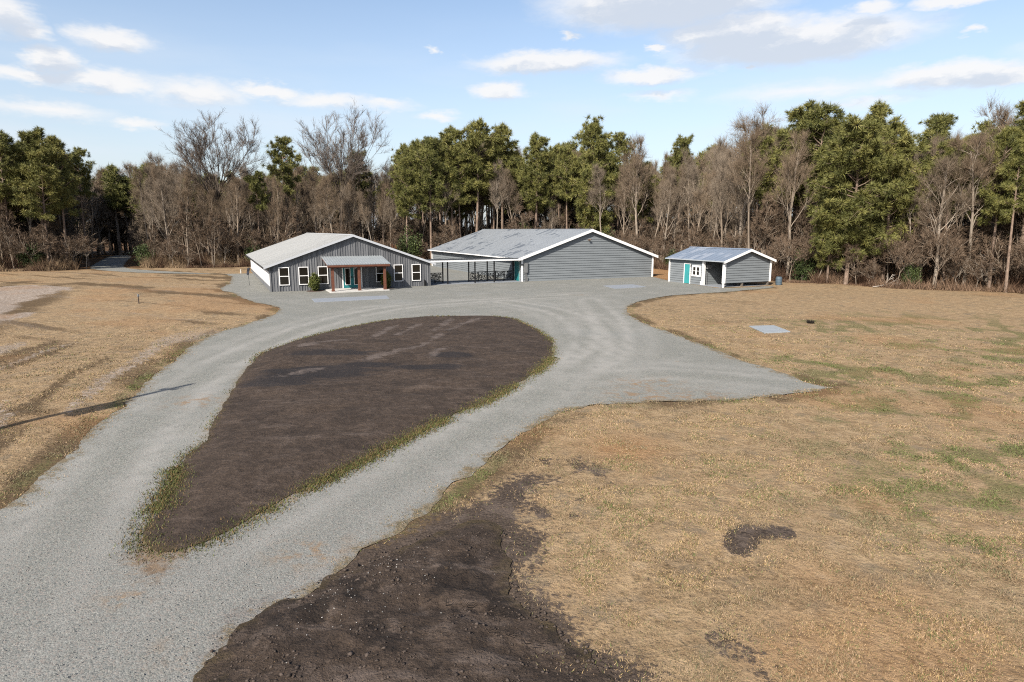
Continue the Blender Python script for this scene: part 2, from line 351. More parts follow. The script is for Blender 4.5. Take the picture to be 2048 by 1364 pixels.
def mat_soil(name, wet=0.5, crust=0.5, tracks=False, lift=1.0, bump=1.0):
    m, nt, b = new_mat(name); p = POS(nt); sd = ATT(nt, 'sd').outputs['Fac']
    fine = NOISE(nt, p, 26, 5, 0.7); mid = NOISE(nt, p, 5.0, 5, 0.65); big = NOISE(nt, p, 0.75, 5, 0.6)
    c = MIX(nt, STEP(nt, mid, 0.3, 0.7), tuple(lift * v for v in (0.043, 0.031, 0.0235)), tuple(lift * v for v in (0.078, 0.057, 0.044)))
    c = MIX(nt, M(nt, 'MULTIPLY', STEP(nt, fine, 0.52, 0.75), 0.55), c, (0.155, 0.118, 0.093))
    c = MIX(nt, M(nt, 'MULTIPLY', STEP(nt, fine, 0.46, 0.3), 0.7), c, (0.022, 0.017, 0.014))
    # paler dried crust, long smears of it, and dark damp hollows with an edge
    st = nt.nodes.new('ShaderNodeMapping'); nt.links.new(p, st.inputs[0]); st.inputs['Rotation'].default_value = (0, 0, R(-38)); st.inputs['Scale'].default_value = (0.5, 1.9, 1)
    streak = NOISE(nt, st.outputs[0], 0.9, 7, 0.66)
    c = MIX(nt, M(nt, 'MULTIPLY', STEP(nt, streak, 0.54, 0.68), crust), c, (0.175, 0.137, 0.115))
    cb = NOISE(nt, VM(nt, 'ADD', p, (3, 9, 0)), 1.9, 8, 0.74)
    c = MIX(nt, M(nt, 'MULTIPLY', STEP(nt, cb, 0.53, 0.62), crust * 0.9), c, (0.138, 0.106, 0.087))
    damp = M(nt, 'MULTIPLY', STEP(nt, M(nt, 'ADD', big, M(nt, 'MULTIPLY', streak, -0.3)), 0.37, 0.43), wet)
    c = MIX(nt, damp, c, (0.027, 0.021, 0.018))
    if not tracks:
        c = MIX(nt, M(nt, 'MULTIPLY', STEP(nt, M(nt, 'ADD', ATT(nt, 'wet').outputs['Fac'], M(nt, 'MULTIPLY', M(nt, 'SUBTRACT', streak, .5), 1.4)), .35, .7), .8), c, (0.026, 0.024, 0.026))
        c = MIX(nt, M(nt, 'MULTIPLY', STEP(nt, M(nt, 'ADD', ATT(nt, 'pale').outputs['Fac'], M(nt, 'ADD', M(nt, 'MULTIPLY', M(nt, 'SUBTRACT', mid, .5), 1.6), M(nt, 'MULTIPLY', M(nt, 'SUBTRACT', streak, .5), 1.6))), .45, 1.1), .75), c, (0.165, 0.135, 0.12))
    # straw and leaf flecks
    c = MIX(nt, STEP(nt, NOISE(nt, p, 60, 2), 0.68, 0.72), c, (0.26, 0.17, 0.09))
    c = MIX(nt, M(nt, 'MULTIPLY', STEP(nt, NOISE(nt, p, 9, 6, .75), 0.60, 0.72), .6), c, (0.125, 0.085, 0.05))
    rim = M(nt, 'ADD', sd, M(nt, 'MULTIPLY', M(nt, 'SUBTRACT', NOISE(nt, p, 2.4, 5, 0.7), 0.5), 1.1))
    c = MIX(nt, M(nt, 'MULTIPLY', STEP(nt, rim, -0.22, 0.12), 0.55), c, MIX(nt, fine, (0.06, 0.052, 0.022), (0.17, 0.12, 0.06)))
    nt.links.new(c, b.inputs['Base Color']); b.inputs['Roughness'].default_value = 0.9; b.inputs['Specular IOR Level'].default_value = 0.15
    h = M(nt, 'ADD', M(nt, 'ADD', M(nt, 'MULTIPLY', fine, 0.55), M(nt, 'MULTIPLY', NOISE(nt, p, 12, 5, .7), .7)), M(nt, 'ADD', mid, M(nt, 'MULTIPLY', streak, 0.9)))
    if tracks:
        tk = ATT(nt, 'track'); ts = nt.nodes.new('ShaderNodeSeparateColor'); nt.links.new(tk.outputs['Color'], ts.inputs[0])
        w = M(nt, 'SINE', M(nt, 'ADD', M(nt, 'MULTIPLY', ts.outputs[0], 62.0), M(nt, 'MULTIPLY', M(nt, 'ABSOLUTE', ts.outputs[1]), 26.0)))
        h = M(nt, 'ADD', h, M(nt, 'MULTIPLY', M(nt, 'MULTIPLY', w, ts.outputs[2]), 0.30))
    BUMP(nt, b, h, bump, 0.09)
    return m

def mat_blades(name):
    m, nt, b = new_mat(name); t = ATT(nt, 'tint').outputs['Color']; mx = nt.nodes.new('ShaderNodeVectorMath'); mx.operation = 'SCALE'; mx.inputs[3].default_value = ALB; nt.links.new(t, mx.inputs[0]); t = mx.outputs[0]
    nt.links.new(t, b.inputs['Base Color']); b.inputs['Roughness'].default_value = 0.8; b.inputs['Specular IOR Level'].default_value = 0.15
    return m
def mat_needles(name, dark, mid, light):
    m, nt, b = new_mat(name); t = ATT(nt, 'tint').outputs['Fac']
    oi = nt.nodes.new('ShaderNodeObjectInfo')
    v = M(nt, 'ADD', M(nt, 'MULTIPLY', t, 0.8), M(nt, 'MULTIPLY', oi.outputs['Random'], 0.2))
    cr = nt.nodes.new('ShaderNodeValToRGB'); nt.links.new(v, cr.inputs[0]); e = cr.color_ramp.elements
    e[0].color = c4(dark); e[1].color = c4(light); x = e.new(0.5); x.color = c4(mid)  # leaves keep their own values
    nt.links.new(cr.outputs[0], b.inputs['Base Color']); b.inputs['Roughness'].default_value = 0.6; b.inputs['Specular IOR Level'].default_value = 0.2
    return m
def mat_bark(name, a, bb, alt=None):
    m, nt, b = new_mat(name); p = OBJ(nt); oi = nt.nodes.new('ShaderNodeObjectInfo')
    s = VM(nt, 'MULTIPLY', p, (1.0, 1.0, 0.25)); n1 = NOISE(nt, s, 9, 4, 0.7); n2 = NOISE(nt, p, 0.6, 3)
    c = MIX(nt, STEP(nt, n1, 0.35, 0.7), a, bb)
    c = MIX(nt, M(nt, 'MULTIPLY', STEP(nt, n2, 0.45, 0.65), 0.5), c, tuple(v * 0.6 for v in a))
    if alt: c = MIX(nt, M(nt, 'MULTIPLY', STEP(nt, M(nt, 'FRACT', M(nt, 'MULTIPLY', oi.outputs['Random'], 7.31)), .2, .8), .8), c, alt)
    c = MIX(nt, M(nt, 'MULTIPLY', oi.outputs['Random'], 0.5), c, tuple(v * 0.7 for v in a))
    nt.links.new(c, b.inputs['Base Color']); b.inputs['Roughness'].default_value = 0.9; b.inputs['Specular IOR Level'].default_value = 0.1
    BUMP(nt, b, n1, 0.6, 0.03)
    return m

MT = dict(field=mat_field(), gravel=mat_gravel(), bed=mat_soil("bed_soil", 0.35, 0.40, False, 1.18, 0.7), patch=mat_soil("spread_soil", 0.7, 0.9, True, 1.28), blades=mat_blades("grass_blades"))

# ------------------------------------------------------------------ ground plan (traced on the photograph, laid on the ground)
def G(pts): return np.array([at(x, y)[:2] for x, y in pts])
DRIVE_PX = [(0, 1030), (60, 975), (147, 900), (187, 854), (219, 832), (253, 804), (281, 779), (308, 748), (344, 723), (384, 692), (437, 664), (487, 651),
  (531, 636), (559, 625), (553, 612), (512, 606), (480, 595), (469, 585), (436, 581), (450, 571), (462, 566), (462, 549)]
LANE_FAR = np.array([(-46.5, 80.5), (-55, 84.8), (-61.5, 91), (-71.6, 109), (-87, 137), (-83, 138.4), (-67.8, 110.8), (-58, 93.8), (-53.5, 88.6), (-45.5, 83.5), (-34, 77.5)])
DRIVE_PX2 = [(1304, 553), (1335, 561), (1400, 571), (1448, 577.5), (1545, 571), (1552, 575), (1500, 580), (1440, 585), (1400, 587), (1330, 592), (1290, 600), (1257, 610), (1252, 625), (1270, 638), (1310, 655), (1360, 672), (1430, 700),
  (1500, 726), (1560, 745), (1620, 766), (1660, 774), (1690, 773), (1640, 780), (1560, 791), (1480, 798), (1400, 803), (1330, 803), (1250, 806), (1180, 812), (1140, 818), (1110, 826), (1060, 855), (1010, 895),
  (960, 935), (900, 975), (840, 1025), (780, 1070), (735, 1098), (690, 1128), (660, 1160), (600, 1200), (540, 1235), (500, 1270), (470, 1310), (450, 1364)]
P1 = G(DRIVE_PX); P2 = G(DRIVE_PX2)
DRIVE = np.vstack([P1, [(-38.5, 79.0)], LANE_FAR, [(-30, 88), (-30, 98), (2, 103), (3, 96)], P2, [(-3.6, 3.5), (-3, -4), (-40, -22), (-46, -16)], ])
BED = G([(284, 1088), (284, 1076), (294, 1053), (320, 1020), (347, 978), (362, 940), (366, 925), (392, 900), (414, 880), (420, 855), (444, 817), (469, 776), (487, 745), (519, 709), (548, 697), (595, 681), (652, 665), (722, 650),
  (786, 639), (849, 634), (913, 632), (976, 632), (1021, 636), (1046, 646), (1078, 662), (1110, 687), (1103, 709), (1087, 731), (1056, 757), (1008, 781), (970, 803), (897, 834), (817, 872), (770, 898), (705, 932), (619, 974), (556, 1006), (478, 1054), (400, 1094), (330, 1106)])
TIP = G([(232, 1112), (262, 1095), (284, 1072), (310, 1075), (390, 1085), (400, 1100), (372, 1125), (345, 1160), (290, 1172), (255, 1168), (240, 1140)])
PATCH = G([(705, 1107), (728, 1095), (775, 1083), (841, 1056), (877, 1029), (955, 1005), (986, 974), (1025, 962), (1048, 949), (1107, 955), (1107, 962), (1062, 976), (1064, 1005), (1041, 1056), (1072, 1060), (1123, 1054), (1115, 1083),
  (1083, 1103), (1055, 1140), (1050, 1173), (1087, 1189), (1134, 1220), (1177, 1248), (1150, 1266), (1216, 1293), (1285, 1316), (1304, 1344), (1310, 1364), (1340, 1440), (1360, 1560), (900, 1700), (330, 1560), (372, 1420), (400, 1353), (412, 1310), (450, 1251), (462, 1228), (502, 1205), (607, 1173), (670, 1142)])
PATCH2 = G([(1457, 1083), (1480, 1062), (1530, 1066), (1575, 1065), (1570, 1080), (1520, 1076), (1500, 1090), (1492, 1110), (1465, 1102)])
SAND = G([(-40, 585), (0, 575), (60, 571), (140, 574), (150, 582), (115, 590), (70, 600), (30, 615), (0, 645), (-60, 660)])
SAND2 = G([(0, 640), (60, 622), (75, 628), (30, 645), (0, 655), (-50, 670)])
WETS = G([(-30, 560), (150, 560), (170, 580), (110, 605), (60, 640), (0, 668), (-60, 690)])
DITCH = G([(-80, 836), (0, 822), (60, 815), (110, 818), (125, 828), (70, 836), (0, 842), (-80, 858)])
# edge of the wood, left to right
WOOD = np.array([(-140, 66), (-95, 76), (-66, 84), (-58, 91), (-46, 93), (-38, 96), (-20, 104), (0, 106), (14, 103), (20, 94), (24, 82), (27.5, 71), (31, 64), (36, 60.5), (44, 56.5), (52, 50), (62, 40), (80, 26), (110, 10)])
WOODPOLY = np.vstack([WOOD, [(400, 10), (400, 600), (-500, 600), (-500, 66)]])
LANEPOLY = np.array([(-53, 83), (-62.5, 89.5), (-73, 108.4), (-84, 129), (-87, 134), (-83, 138), (-78, 133), (-66, 111.5), (-56.5, 94.8), (-51, 88)])
HEAP = G([(720, 1128), (800, 1098), (880, 1072), (960, 1040), (1000, 1060), (1010, 1120), (1025, 1190), (1075, 1230), (1120, 1270), (1180, 1315), (1230, 1364), (1280, 1460), (1280, 1560), (900, 1700), (330, 1560), (385, 1420), (410, 1362), (424, 1315), (470, 1262), (515, 1222), (612, 1186), (682, 1152)])
DS, BS, PS = smooth_poly(DRIVE, 1), smooth_poly(BED, 1), smooth_poly(HEAP, 1)
SPREAD = smooth_poly(PATCH, 1)
P2S = smooth_poly(PATCH2); TIPS = smooth_poly(TIP)

def hgt(x, y, dmin):
    k = sstep(0.15, 3.5, dmin)
    h = 0.05 * (fbm(x, y, 1.4, 3, 5) - 0.5) * 2 + 0.16 * (fbm(x, y, 9, 2, 8) - 0.5) * 2
    lf = sstep(-9, -22, x + 0.35 * (y - 20)) * sstep(70, 45, y)
    h = h + lf * 0.32 * (fbm(x + 60, y, 11, 3, 12) - 0.35)
    h = h - 0.10 * np.exp(-((y - (16.5 + 0.12 * (x + 14))) / 0.9) ** 2) * sstep(-12.2, -14.2, x)
    return h * k
def plan(P):
    g = sdist(P, DS); s = sdist(P, PS)
    return g, s

def polar():
    rs = [2.0]
    while rs[-1] < 3200: rs.append(rs[-1] * (1.022 if rs[-1] < 160 else 1.09))
    rs = np.array(rs)
    an = np.concatenate([np.arange(-60, 60, 0.45), np.arange(60, 300, 4.0)])
    an = np.radians(an); n = len(an); m = len(rs)
    rr, aa = np.meshgrid(rs, an, indexing='ij')
    V = np.stack([rr.ravel() * np.sin(aa.ravel()), rr.ravel() * np.cos(aa.ravel())], 1)
    i, j = np.meshgrid(np.arange(m - 1), np.arange(n), indexing='ij'); j2 = (j + 1) % n
    F = np.stack([i * n + j, (i + 1) * n + j, (i + 1) * n + j2, i * n + j2], -1).reshape(-1, 4)[:, ::-1]
    return V, F, n
V, F, n0 = polar()
near = np.hypot(V[:, 0], V[:, 1]) < 200
g = np.full(len(V), 50.0); s = g.copy(); bsd = g.copy(); wd = np.full(len(V), -50.0); tsd = g.copy()
g[near] = sdist(V[near], DS); s[near] = sdist(V[near], PS); sp_d = np.full(len(V), 50.0); sp_d[near] = sdist(V[near], SPREAD); tsd[near] = sdist(V[near], TIPS)
wd[near] = sdist(V[near], WOODPOLY)
x, y = V[:, 0], V[:, 1]
dm = np.minimum(g, s)
z = hgt(x, y, dm) - 0.06 * sstep(0.0, -0.35, dm)
# --- painted wear: green, brown, sand, orange, leaf litter, bare soil
def green_field(x, y):
    side = sstep(2.0, 14.0, x - 0.12 * y)
    ptc = sstep(0.45, 0.60, fbm(x, y, 1.1, 4, 21)) * sstep(0.28, 0.50, fbm(x, y, 8.0, 2, 23))
    far = sstep(56, 26, y)
    return np.clip(ptc * (0.22 + 0.85 * side) * far + 0.35 * sstep(.55, .7, fbm(x, y, .5, 3, 88)) * side * far, 0, 1)
def fringe(x, y, g):
    k = sstep(0.30, 0.62, fbm(x, y, 2.2, 3, 31))
    return np.exp(-((g - 0.25) / 0.30) ** 2) * (0.15 + 0.6 * k)
gr = np.maximum(green_field(x, y) * sstep(0, 1, g), fringe(x, y, g))
gr = np.where(y > 95, 0, gr)
br = 0.9 * np.exp(-((g - 0.25) / 0.7) ** 2) * sstep(.28, .6, fbm(x, y, 1.6, 3, 41)) + 0.42 * sstep(0.60, 0.72, fbm(x * 0.6, y * 1.6, 3.2, 4, 43)) * sstep(0.5, 2, g)
dd = np.full(len(V), 50.0); sa = dd.copy(); sb = dd.copy(); wt = dd.copy(); p2 = dd.copy()
for arr, poly in ((dd, DITCH), (sa, SAND), (sb, SAND2), (wt, WETS), (p2, P2S)): arr[near] = sdist(V[near], smooth_poly(poly) if poly is not P2S else poly)
br = np.maximum(br, .7 * sstep(0.5, -0.4, dd)); br = np.maximum(br, 0.85 * sstep(2.0, -2.0, wt) * sstep(0.35, 0.6, fbm(x, y * .5, 3.0, 4, 47)))
# long mower and wheel marks in the left field
mk = (x * 0.45 + y * 0.9); lf = sstep(-14, -20, x) * sstep(28, 34, y)
br = np.maximum(br, lf * 0.75 * sstep(0.58, 0.78, vnoise(mk / 1.1, (x * 0.9 - y * .45) / 16, 61)))
lf2 = sstep(-9.5, -11.5, x) * sstep(44, 30, y)
br = np.maximum(br, lf2 * .8 * sstep(.55, .8, vnoise(g / .75 + .6 * fbm(x, y, 5, 2, 66), (y + .4 * x) / 9, 64)) * sstep(.3, .55, fbm(x, y, 3.5, 3, 68)))
sand = np.maximum(sstep(1.0, -1.0, sa), sstep(0.8, -0.8, sb)) * (.45 + .55 * sstep(.3, .5, fbm(x, y * .4, 2.2, 4, 67))); sand = np.maximum(sand, lf2 * .55 * sstep(.55, .8, vnoise(g / .8 + 9 + .6 * fbm(x, y, 5, 2, 66), (y + .4 * x) / 9, 65)))
sand = np.maximum(sand, lf * 0.42 * sstep(0.55, 0.8, vnoise(mk / 1.3 + 7, (x * .9 - y * .45) / 14, 63)))
orng = np.clip(0.38 * sstep(0.56, 0.72, fbm(x, y, 4.5, 3, 51)) + 0.9 * np.exp(-((x - 2.9) ** 2 + (y - 15.2) ** 2) / 1.2) + 0.8 * sstep(-9, -1, wd) * sstep(1, -3, wd) * (x > 0), 0, 1)
orng = np.maximum(orng, 0.9 * ((np.abs(x - 19) < 3.5) & (y > 70) & (y < 95)))
lit = np.where(near, sstep(1.5, -1.5, wd + (fbm(x, y, 3, 3, 71) - .5) * 3), 1.0)
soil = np.maximum(sstep(0.42, -0.06, p2), np.where(sp_d < 0, .52 + .48 * sstep(0.0, -.55, sp_d), .52 * sstep(.75, 0.0, sp_d)))
soil = soil - .13 * sstep(.48, .64, fbm(x, y, 1.1, 4, 76)) * sstep(-1.3, -.2, sp_d) * (x > -1.6)
soil = np.clip(np.maximum(soil, 0.72 * sstep(0.55, 0.64, fbm(x, y, 0.9, 4, 77)) * sstep(3.4, 0.2, sp_d) * sstep(-1.0, .8, x)), 0, 1)
pat = np.stack([gr, br, sand, np.ones_like(gr)], 1); pat2 = np.stack([orng, lit, soil, np.ones_like(gr)], 1)
ctr = len(V); V3 = np.vstack([np.column_stack([V, z]), [[0, 0, -0.06]]])
F = np.vstack([F, [[ctr, (k + 1) % n0, k, k] for k in range(0)]]) if False else F
pat = np.vstack([pat, pat[:1]]); pat2 = np.vstack([pat2, pat2[:1]])
ground = mesh_np("ground", V3, F, MT['field'], dict(pat=pat, pat2=pat2), smooth=True)
tag(ground, kind='structure')

def sheet(name, core, amp, wl, seed, spacing, zfun, mat, extra=None, near_r=1e9, z0=0.008, more=None):
    B = ragged(core, amp, wl, seed)
    lo = B.min(0); hi = B.max(0)
    pts = []
    gx, gy = np.meshgrid(np.arange(lo[0], hi[0], spacing), np.arange(lo[1], hi[1], spacing))
    I = np.column_stack([gx.ravel(), gy.ravel()]) + RNG.uniform(-.25, .25, (gx.size, 2)) * spacing
    I = I[(np.hypot(I[:, 0], I[:, 1]) < near_r)]
    d = sdist(I, core); I = I[d < -(amp + 0.35 * spacing)]
    if more is not None: I = np.vstack([I, more])
    P = np.vstack([B, I]); nb = len(B)
    vo, eo, fo, *_ = delaunay_2d_cdt([Vector(p) for p in P], [(i, (i + 1) % nb) for i in range(nb)], [], 1, 1e-5)
    vo = np.array([(v.x, v.y) for v in vo]); sdv = sdist(vo, core)
    tri = np.array([f for f in fo if len(f) == 3])
    cen = vo[tri].mean(1)
    e1 = vo[tri[:, 1]] - vo[tri[:, 0]]; e2 = vo[tri[:, 2]] - vo[tri[:, 0]]; cr = e1[:, 0] * e2[:, 1] - e1[:, 1] * e2[:, 0]
    tri[cr < 0] = tri[cr < 0][:, ::-1]
    zz = z0 + zfun(vo[:, 0], vo[:, 1], sdv)
    at_ = dict(sd=sdv)
    if extra: at_.update(extra(vo[:, 0], vo[:, 1], sdv))
    return mesh_np(name, np.column_stack([vo, zz]), tri, mat, at_, smooth=True)

def line_dist(x, y, pts):
    P = G(pts); P = smooth_line(P); d = np.full(len(x), 99.0)
    for a, b_ in zip(P[:-1], P[1:]):
        e = b_ - a; t = np.clip(((x - a[0]) * e[0] + (y - a[1]) * e[1]) / (e @ e), 0, 1); d = np.minimum(d, np.hypot(x - a[0] - t * e[0], y - a[1] - t * e[1]))
    return d
def smooth_line(P, it=2):
    for _ in range(it):
        Q = [P[0]]
        for a, b_ in zip(P[:-1], P[1:]): Q += [.75 * a + .25 * b_, .25 * a + .75 * b_]
        P = np.array(Q + [P[-1]])
    return P
WAYS = [[(-60, 1330), (110, 1080), (215, 930), (300, 835), (400, 752), (520, 690), (660, 640), (800, 612), (980, 600), (1160, 590)],
        [(180, 1420), (420, 1220), (620, 1085), (780, 980), (905, 895), (1040, 815), (1150, 745), (1195, 680), (1140, 625), (1010, 603)],
        [(1150, 745), (1230, 700), (1220, 640), (1180, 600)], [(1165, 760), (1300, 745), (1450, 755), (1600, 772)]]
def wheel(x, y):
    w = np.zeros(len(x))
    for k in WAYS:
        d = line_dist(x, y, k); w = np.maximum(w, np.exp(-((d - .82) / .28) ** 2)); w = np.maximum(w, .45 * np.exp(-((d - 1.9) / .4) ** 2))
    return w * (.5 + .5 * sstep(.3, .6, fbm(x, y, 4, 2, 33)))
STAINS = [(at(px, py)[:2], r) for px, py, r in ((1280, 768, .8), (1325, 765, .6), (1290, 790, 1.0), (1160, 590, .5), (620, 1105, .45), (392, 803, .7), (560, 1000, .3), (370, 1300, .2), (250, 1200, .25), (1480, 716, .5), (1395, 800, 1.2))]
def stain(x, y):
    w = np.zeros(len(x))
    for c_, r_ in STAINS: w = np.maximum(w, np.exp(-((x - c_[0]) ** 2 / (1.6 * r_ * r_) + (y - c_[1]) ** 2 / (r_ * r_))))
    return w
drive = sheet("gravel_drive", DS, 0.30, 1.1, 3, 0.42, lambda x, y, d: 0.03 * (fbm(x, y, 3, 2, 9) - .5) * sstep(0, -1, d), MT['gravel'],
    lambda x, y, d: dict(psd=np.where(np.hypot(x, y) < 25, sdist(np.column_stack([x, y]), SPREAD), 9.0), bsd=sdist(np.column_stack([x, y]), BS), gap_shade=sstep(19, 8, np.hypot(x, y)) * (.55 + .45 * fbm(x, y, 2.5, 3, 35)), wheel=wheel(x, y), stain=stain(x, y), tip=np.where((x + 5.2) ** 2 + (y - 10) ** 2 < 36, sdist(np.column_stack([x, y]), TIPS), 5.0)),
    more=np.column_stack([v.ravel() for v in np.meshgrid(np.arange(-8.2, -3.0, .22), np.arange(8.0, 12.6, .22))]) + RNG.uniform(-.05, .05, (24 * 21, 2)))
tag(drive, kind='structure')
BEDW = np.vstack([BS])
def bed_z(x, y, d):
    k = sstep(0.05, -1.1, d)
    return 0.02 + k * (0.10 + 0.18 * (fbm(x, y, 2.6, 3, 15) - .5) + 0.16 * (fbm(x * .8 + y * .6, (y * .8 - x * .6) * 2.2, 1.5, 4, 16) - .5) + 0.05 * (fbm(x, y, .55, 3, 18) - .5))
RIDGES = [[(795, 674), (838, 650)], [(735, 722), (800, 706), (850, 694), (882, 672)], [(893, 668), (925, 652), (962, 639)], [(860, 720), (882, 700)], [(600, 700), (640, 690), (690, 684)], [(868, 664), (905, 640)], [(745, 680), (790, 655)], [(560, 760), (640, 742)]]
def bed_x(x, y, d):
    pale = np.zeros(len(x))
    for k in RIDGES: pale = np.maximum(pale, np.exp(-((line_dist(x, y, k) + .5 * (fbm(x, y, 1.1, 3, 44) - .5)) / .3) ** 2))
    w = np.zeros(len(x))
    for px, py, rx, ry in ((640, 750, 2.6, 1.5), (560, 770, 1.6, 1.2), (740, 735, 1.4, .8), (850, 740, 1.6, .8), (905, 715, 1.2, .7), (660, 712, 2.2, .8)):
        c_ = at(px, py); w = np.maximum(w, np.exp(-(((x - c_[0]) / rx) ** 2 + ((y - c_[1]) / ry) ** 2)))
    return dict(pale=pale, wet=w)
bed = sheet("soil_bed", BEDW, 0.16, 0.8, 5, 0.24, bed_z, MT['bed'], bed_x); tag(bed, kind='structure')
# tyre tracks over the loose spread soil: u along, v across, w how deep
TRK = [((-3.6, 8.0), (-1.1, 10.6), 0.24), ((-3.9, 7.6), (-0.6, 11.2), .2), ((-1.6, 8.2), (2.2, 7.6), 0.2), ((-1.2, 8.9), (2.3, 8.5), 0.2), ((-0.2, 9.6), (1.4, 9.0), .2), ((-.5, 7.5), (2.6, 7.0), .22)]
def patch_tr(x, y, d):
    u = np.zeros_like(x); v = np.zeros_like(x); w = np.zeros_like(x)
    for (a, b_, hw) in TRK:
        a = np.array(a); b_ = np.array(b_); L = np.linalg.norm(b_ - a); t = (b_ - a) / L
        uu = (x - a[0]) * t[0] + (y - a[1]) * t[1]; vv = -(x - a[0]) * t[1] + (y - a[1]) * t[0]
        vv = vv + 0.18 * np.sin(uu * 0.9 + a[0])
        ww = sstep(hw * 1.15, hw * .8, np.abs(vv)) * sstep(-.2, .3, uu) * sstep(L + .2, L - .3, uu)
        k = ww > w; u = np.where(k, uu / 3.0, u); v = np.where(k, vv / 3.0, v); w = np.maximum(w, ww)
    return u, v, w
def patch_x(x, y, d):
    u, v, w = patch_tr(x, y, d)
    w = w * sstep(-.25, -.6, d)
    return dict(track=np.stack([u, v, w, np.ones_like(u)], 1))
def patch_z(x, y, d):
    k = sstep(0.0, -0.7, d); u, v, w = patch_tr(x, y, d)
    r = fbm(x, y, 0.55, 4, 25) - .5
    return 0.012 + k * (0.06 + 0.24 * (fbm(x, y, 1.7, 3, 24) - .45) + 0.17 * r * (1 - .7 * w) - 0.05 * w + 0.07 * np.clip(fbm(x + 5, y, .3, 3, 28) - .62, 0, 1) * (1 - w) * 3)
patch = sheet("spread_soil", PS, 0.25, 0.5, 11, 0.085, patch_z, MT['patch'], patch_x, z0=0.012)
tag(patch, kind='structure')

# ------------------------------------------------------------------ buildings
HY = R(25.3); WY = R(24.4); SY = R(25.3)
class Frame:
    def __init__(s, o, yaw): s.o = np.array([o[0], o[1], 0.0]); s.a = yaw; s.X = np.array([math.cos(yaw), math.sin(yaw), 0]); s.Y = np.array([-math.sin(yaw), math.cos(yaw), 0])
    def w(s, x, y, z=0.0): return tuple(s.o + s.X * x + s.Y * y + np.array([0, 0, z]))
HF = Frame((-21.54, 55.79), HY); WF = Frame((1.02, 67.14), WY); SF = Frame((20.3, 60.1), SY)

def roof_mat(name, base, dark, streak, axis, rough=0.5):
    """sheet metal roof weathered panel by panel; axis = local axis that runs along the ridge"""
    m, nt, b = new_mat(name); p = OBJ(nt); sp = nt.nodes.new('ShaderNodeSeparateXYZ'); nt.links.new(p, sp.inputs[0])
    along = sp.outputs[1]; down = sp.outputs[0]
    col = M(nt, 'FLOOR', M(nt, 'DIVIDE', along, 0.62))
    cv = nt.nodes.new('ShaderNodeCombineXYZ'); nt.links.new(M(nt, 'MULTIPLY', col, 5.37), cv.inputs[0]); nt.links.new(M(nt, 'MULTIPLY', down, 0.55), cv.inputs[1])
    n1 = NOISE(nt, cv.outputs[0], 1.0, 3, 0.5)
    cv2 = nt.nodes.new('ShaderNodeCombineXYZ'); nt.links.new(M(nt, 'MULTIPLY', along, 2.5), cv2.inputs[0]); nt.links.new(M(nt, 'MULTIPLY', down, 0.4), cv2.inputs[1])
    n2 = NOISE(nt, cv2.outputs[0], 1.0, 4, 0.6)
    big = NOISE(nt, p, 0.25, 3)
    c = MIX(nt, STEP(nt, n2, 0.35, 0.7), tuple(v * 0.86 for v in base), base)
    c = MIX(nt, M(nt, 'MULTIPLY', STEP(nt, M(nt, 'ADD', n1, M(nt, 'MULTIPLY', M(nt, 'SUBTRACT', big, .5), 0.5)), 0.57, 0.64), streak), c, dark)
    nt.links.new(c, b.inputs['Base Color']); b.inputs['Roughness'].default_value = rough; b.inputs['Metallic'].default_value = 0.15
    return m
def board_mat():
    m, nt, b = new_mat("weathered_grey_boards"); p = OBJ(nt); sp = nt.nodes.new('ShaderNodeSeparateXYZ'); nt.links.new(p, sp.inputs[0])
    k = M(nt, 'FLOOR', M(nt, 'DIVIDE', M(nt, 'ADD', sp.outputs[0], 0.17), 0.235)); wn_ = nt.nodes.new('ShaderNodeTexWhiteNoise'); wn_.noise_dimensions = '1D'; nt.links.new(k, wn_.inputs['W'])
    g = NOISE(nt, VM(nt, 'MULTIPLY', p, (22, 22, .5)), 1.0, 4, .65); d = NOISE(nt, p, .7, 4)
    f = M(nt, 'ADD', M(nt, 'MULTIPLY', wn_.outputs[0], .45), M(nt, 'ADD', M(nt, 'MULTIPLY', g, .45), M(nt, 'MULTIPLY', d, .25)))
    c = MIX(nt, STEP(nt, f, .25, .85, False), (0.105, 0.11, 0.12), (0.235, 0.243, 0.256))
    nt.links.new(c, b.inputs['Base Color']); b.inputs['Roughness'].default_value = .7
    return m
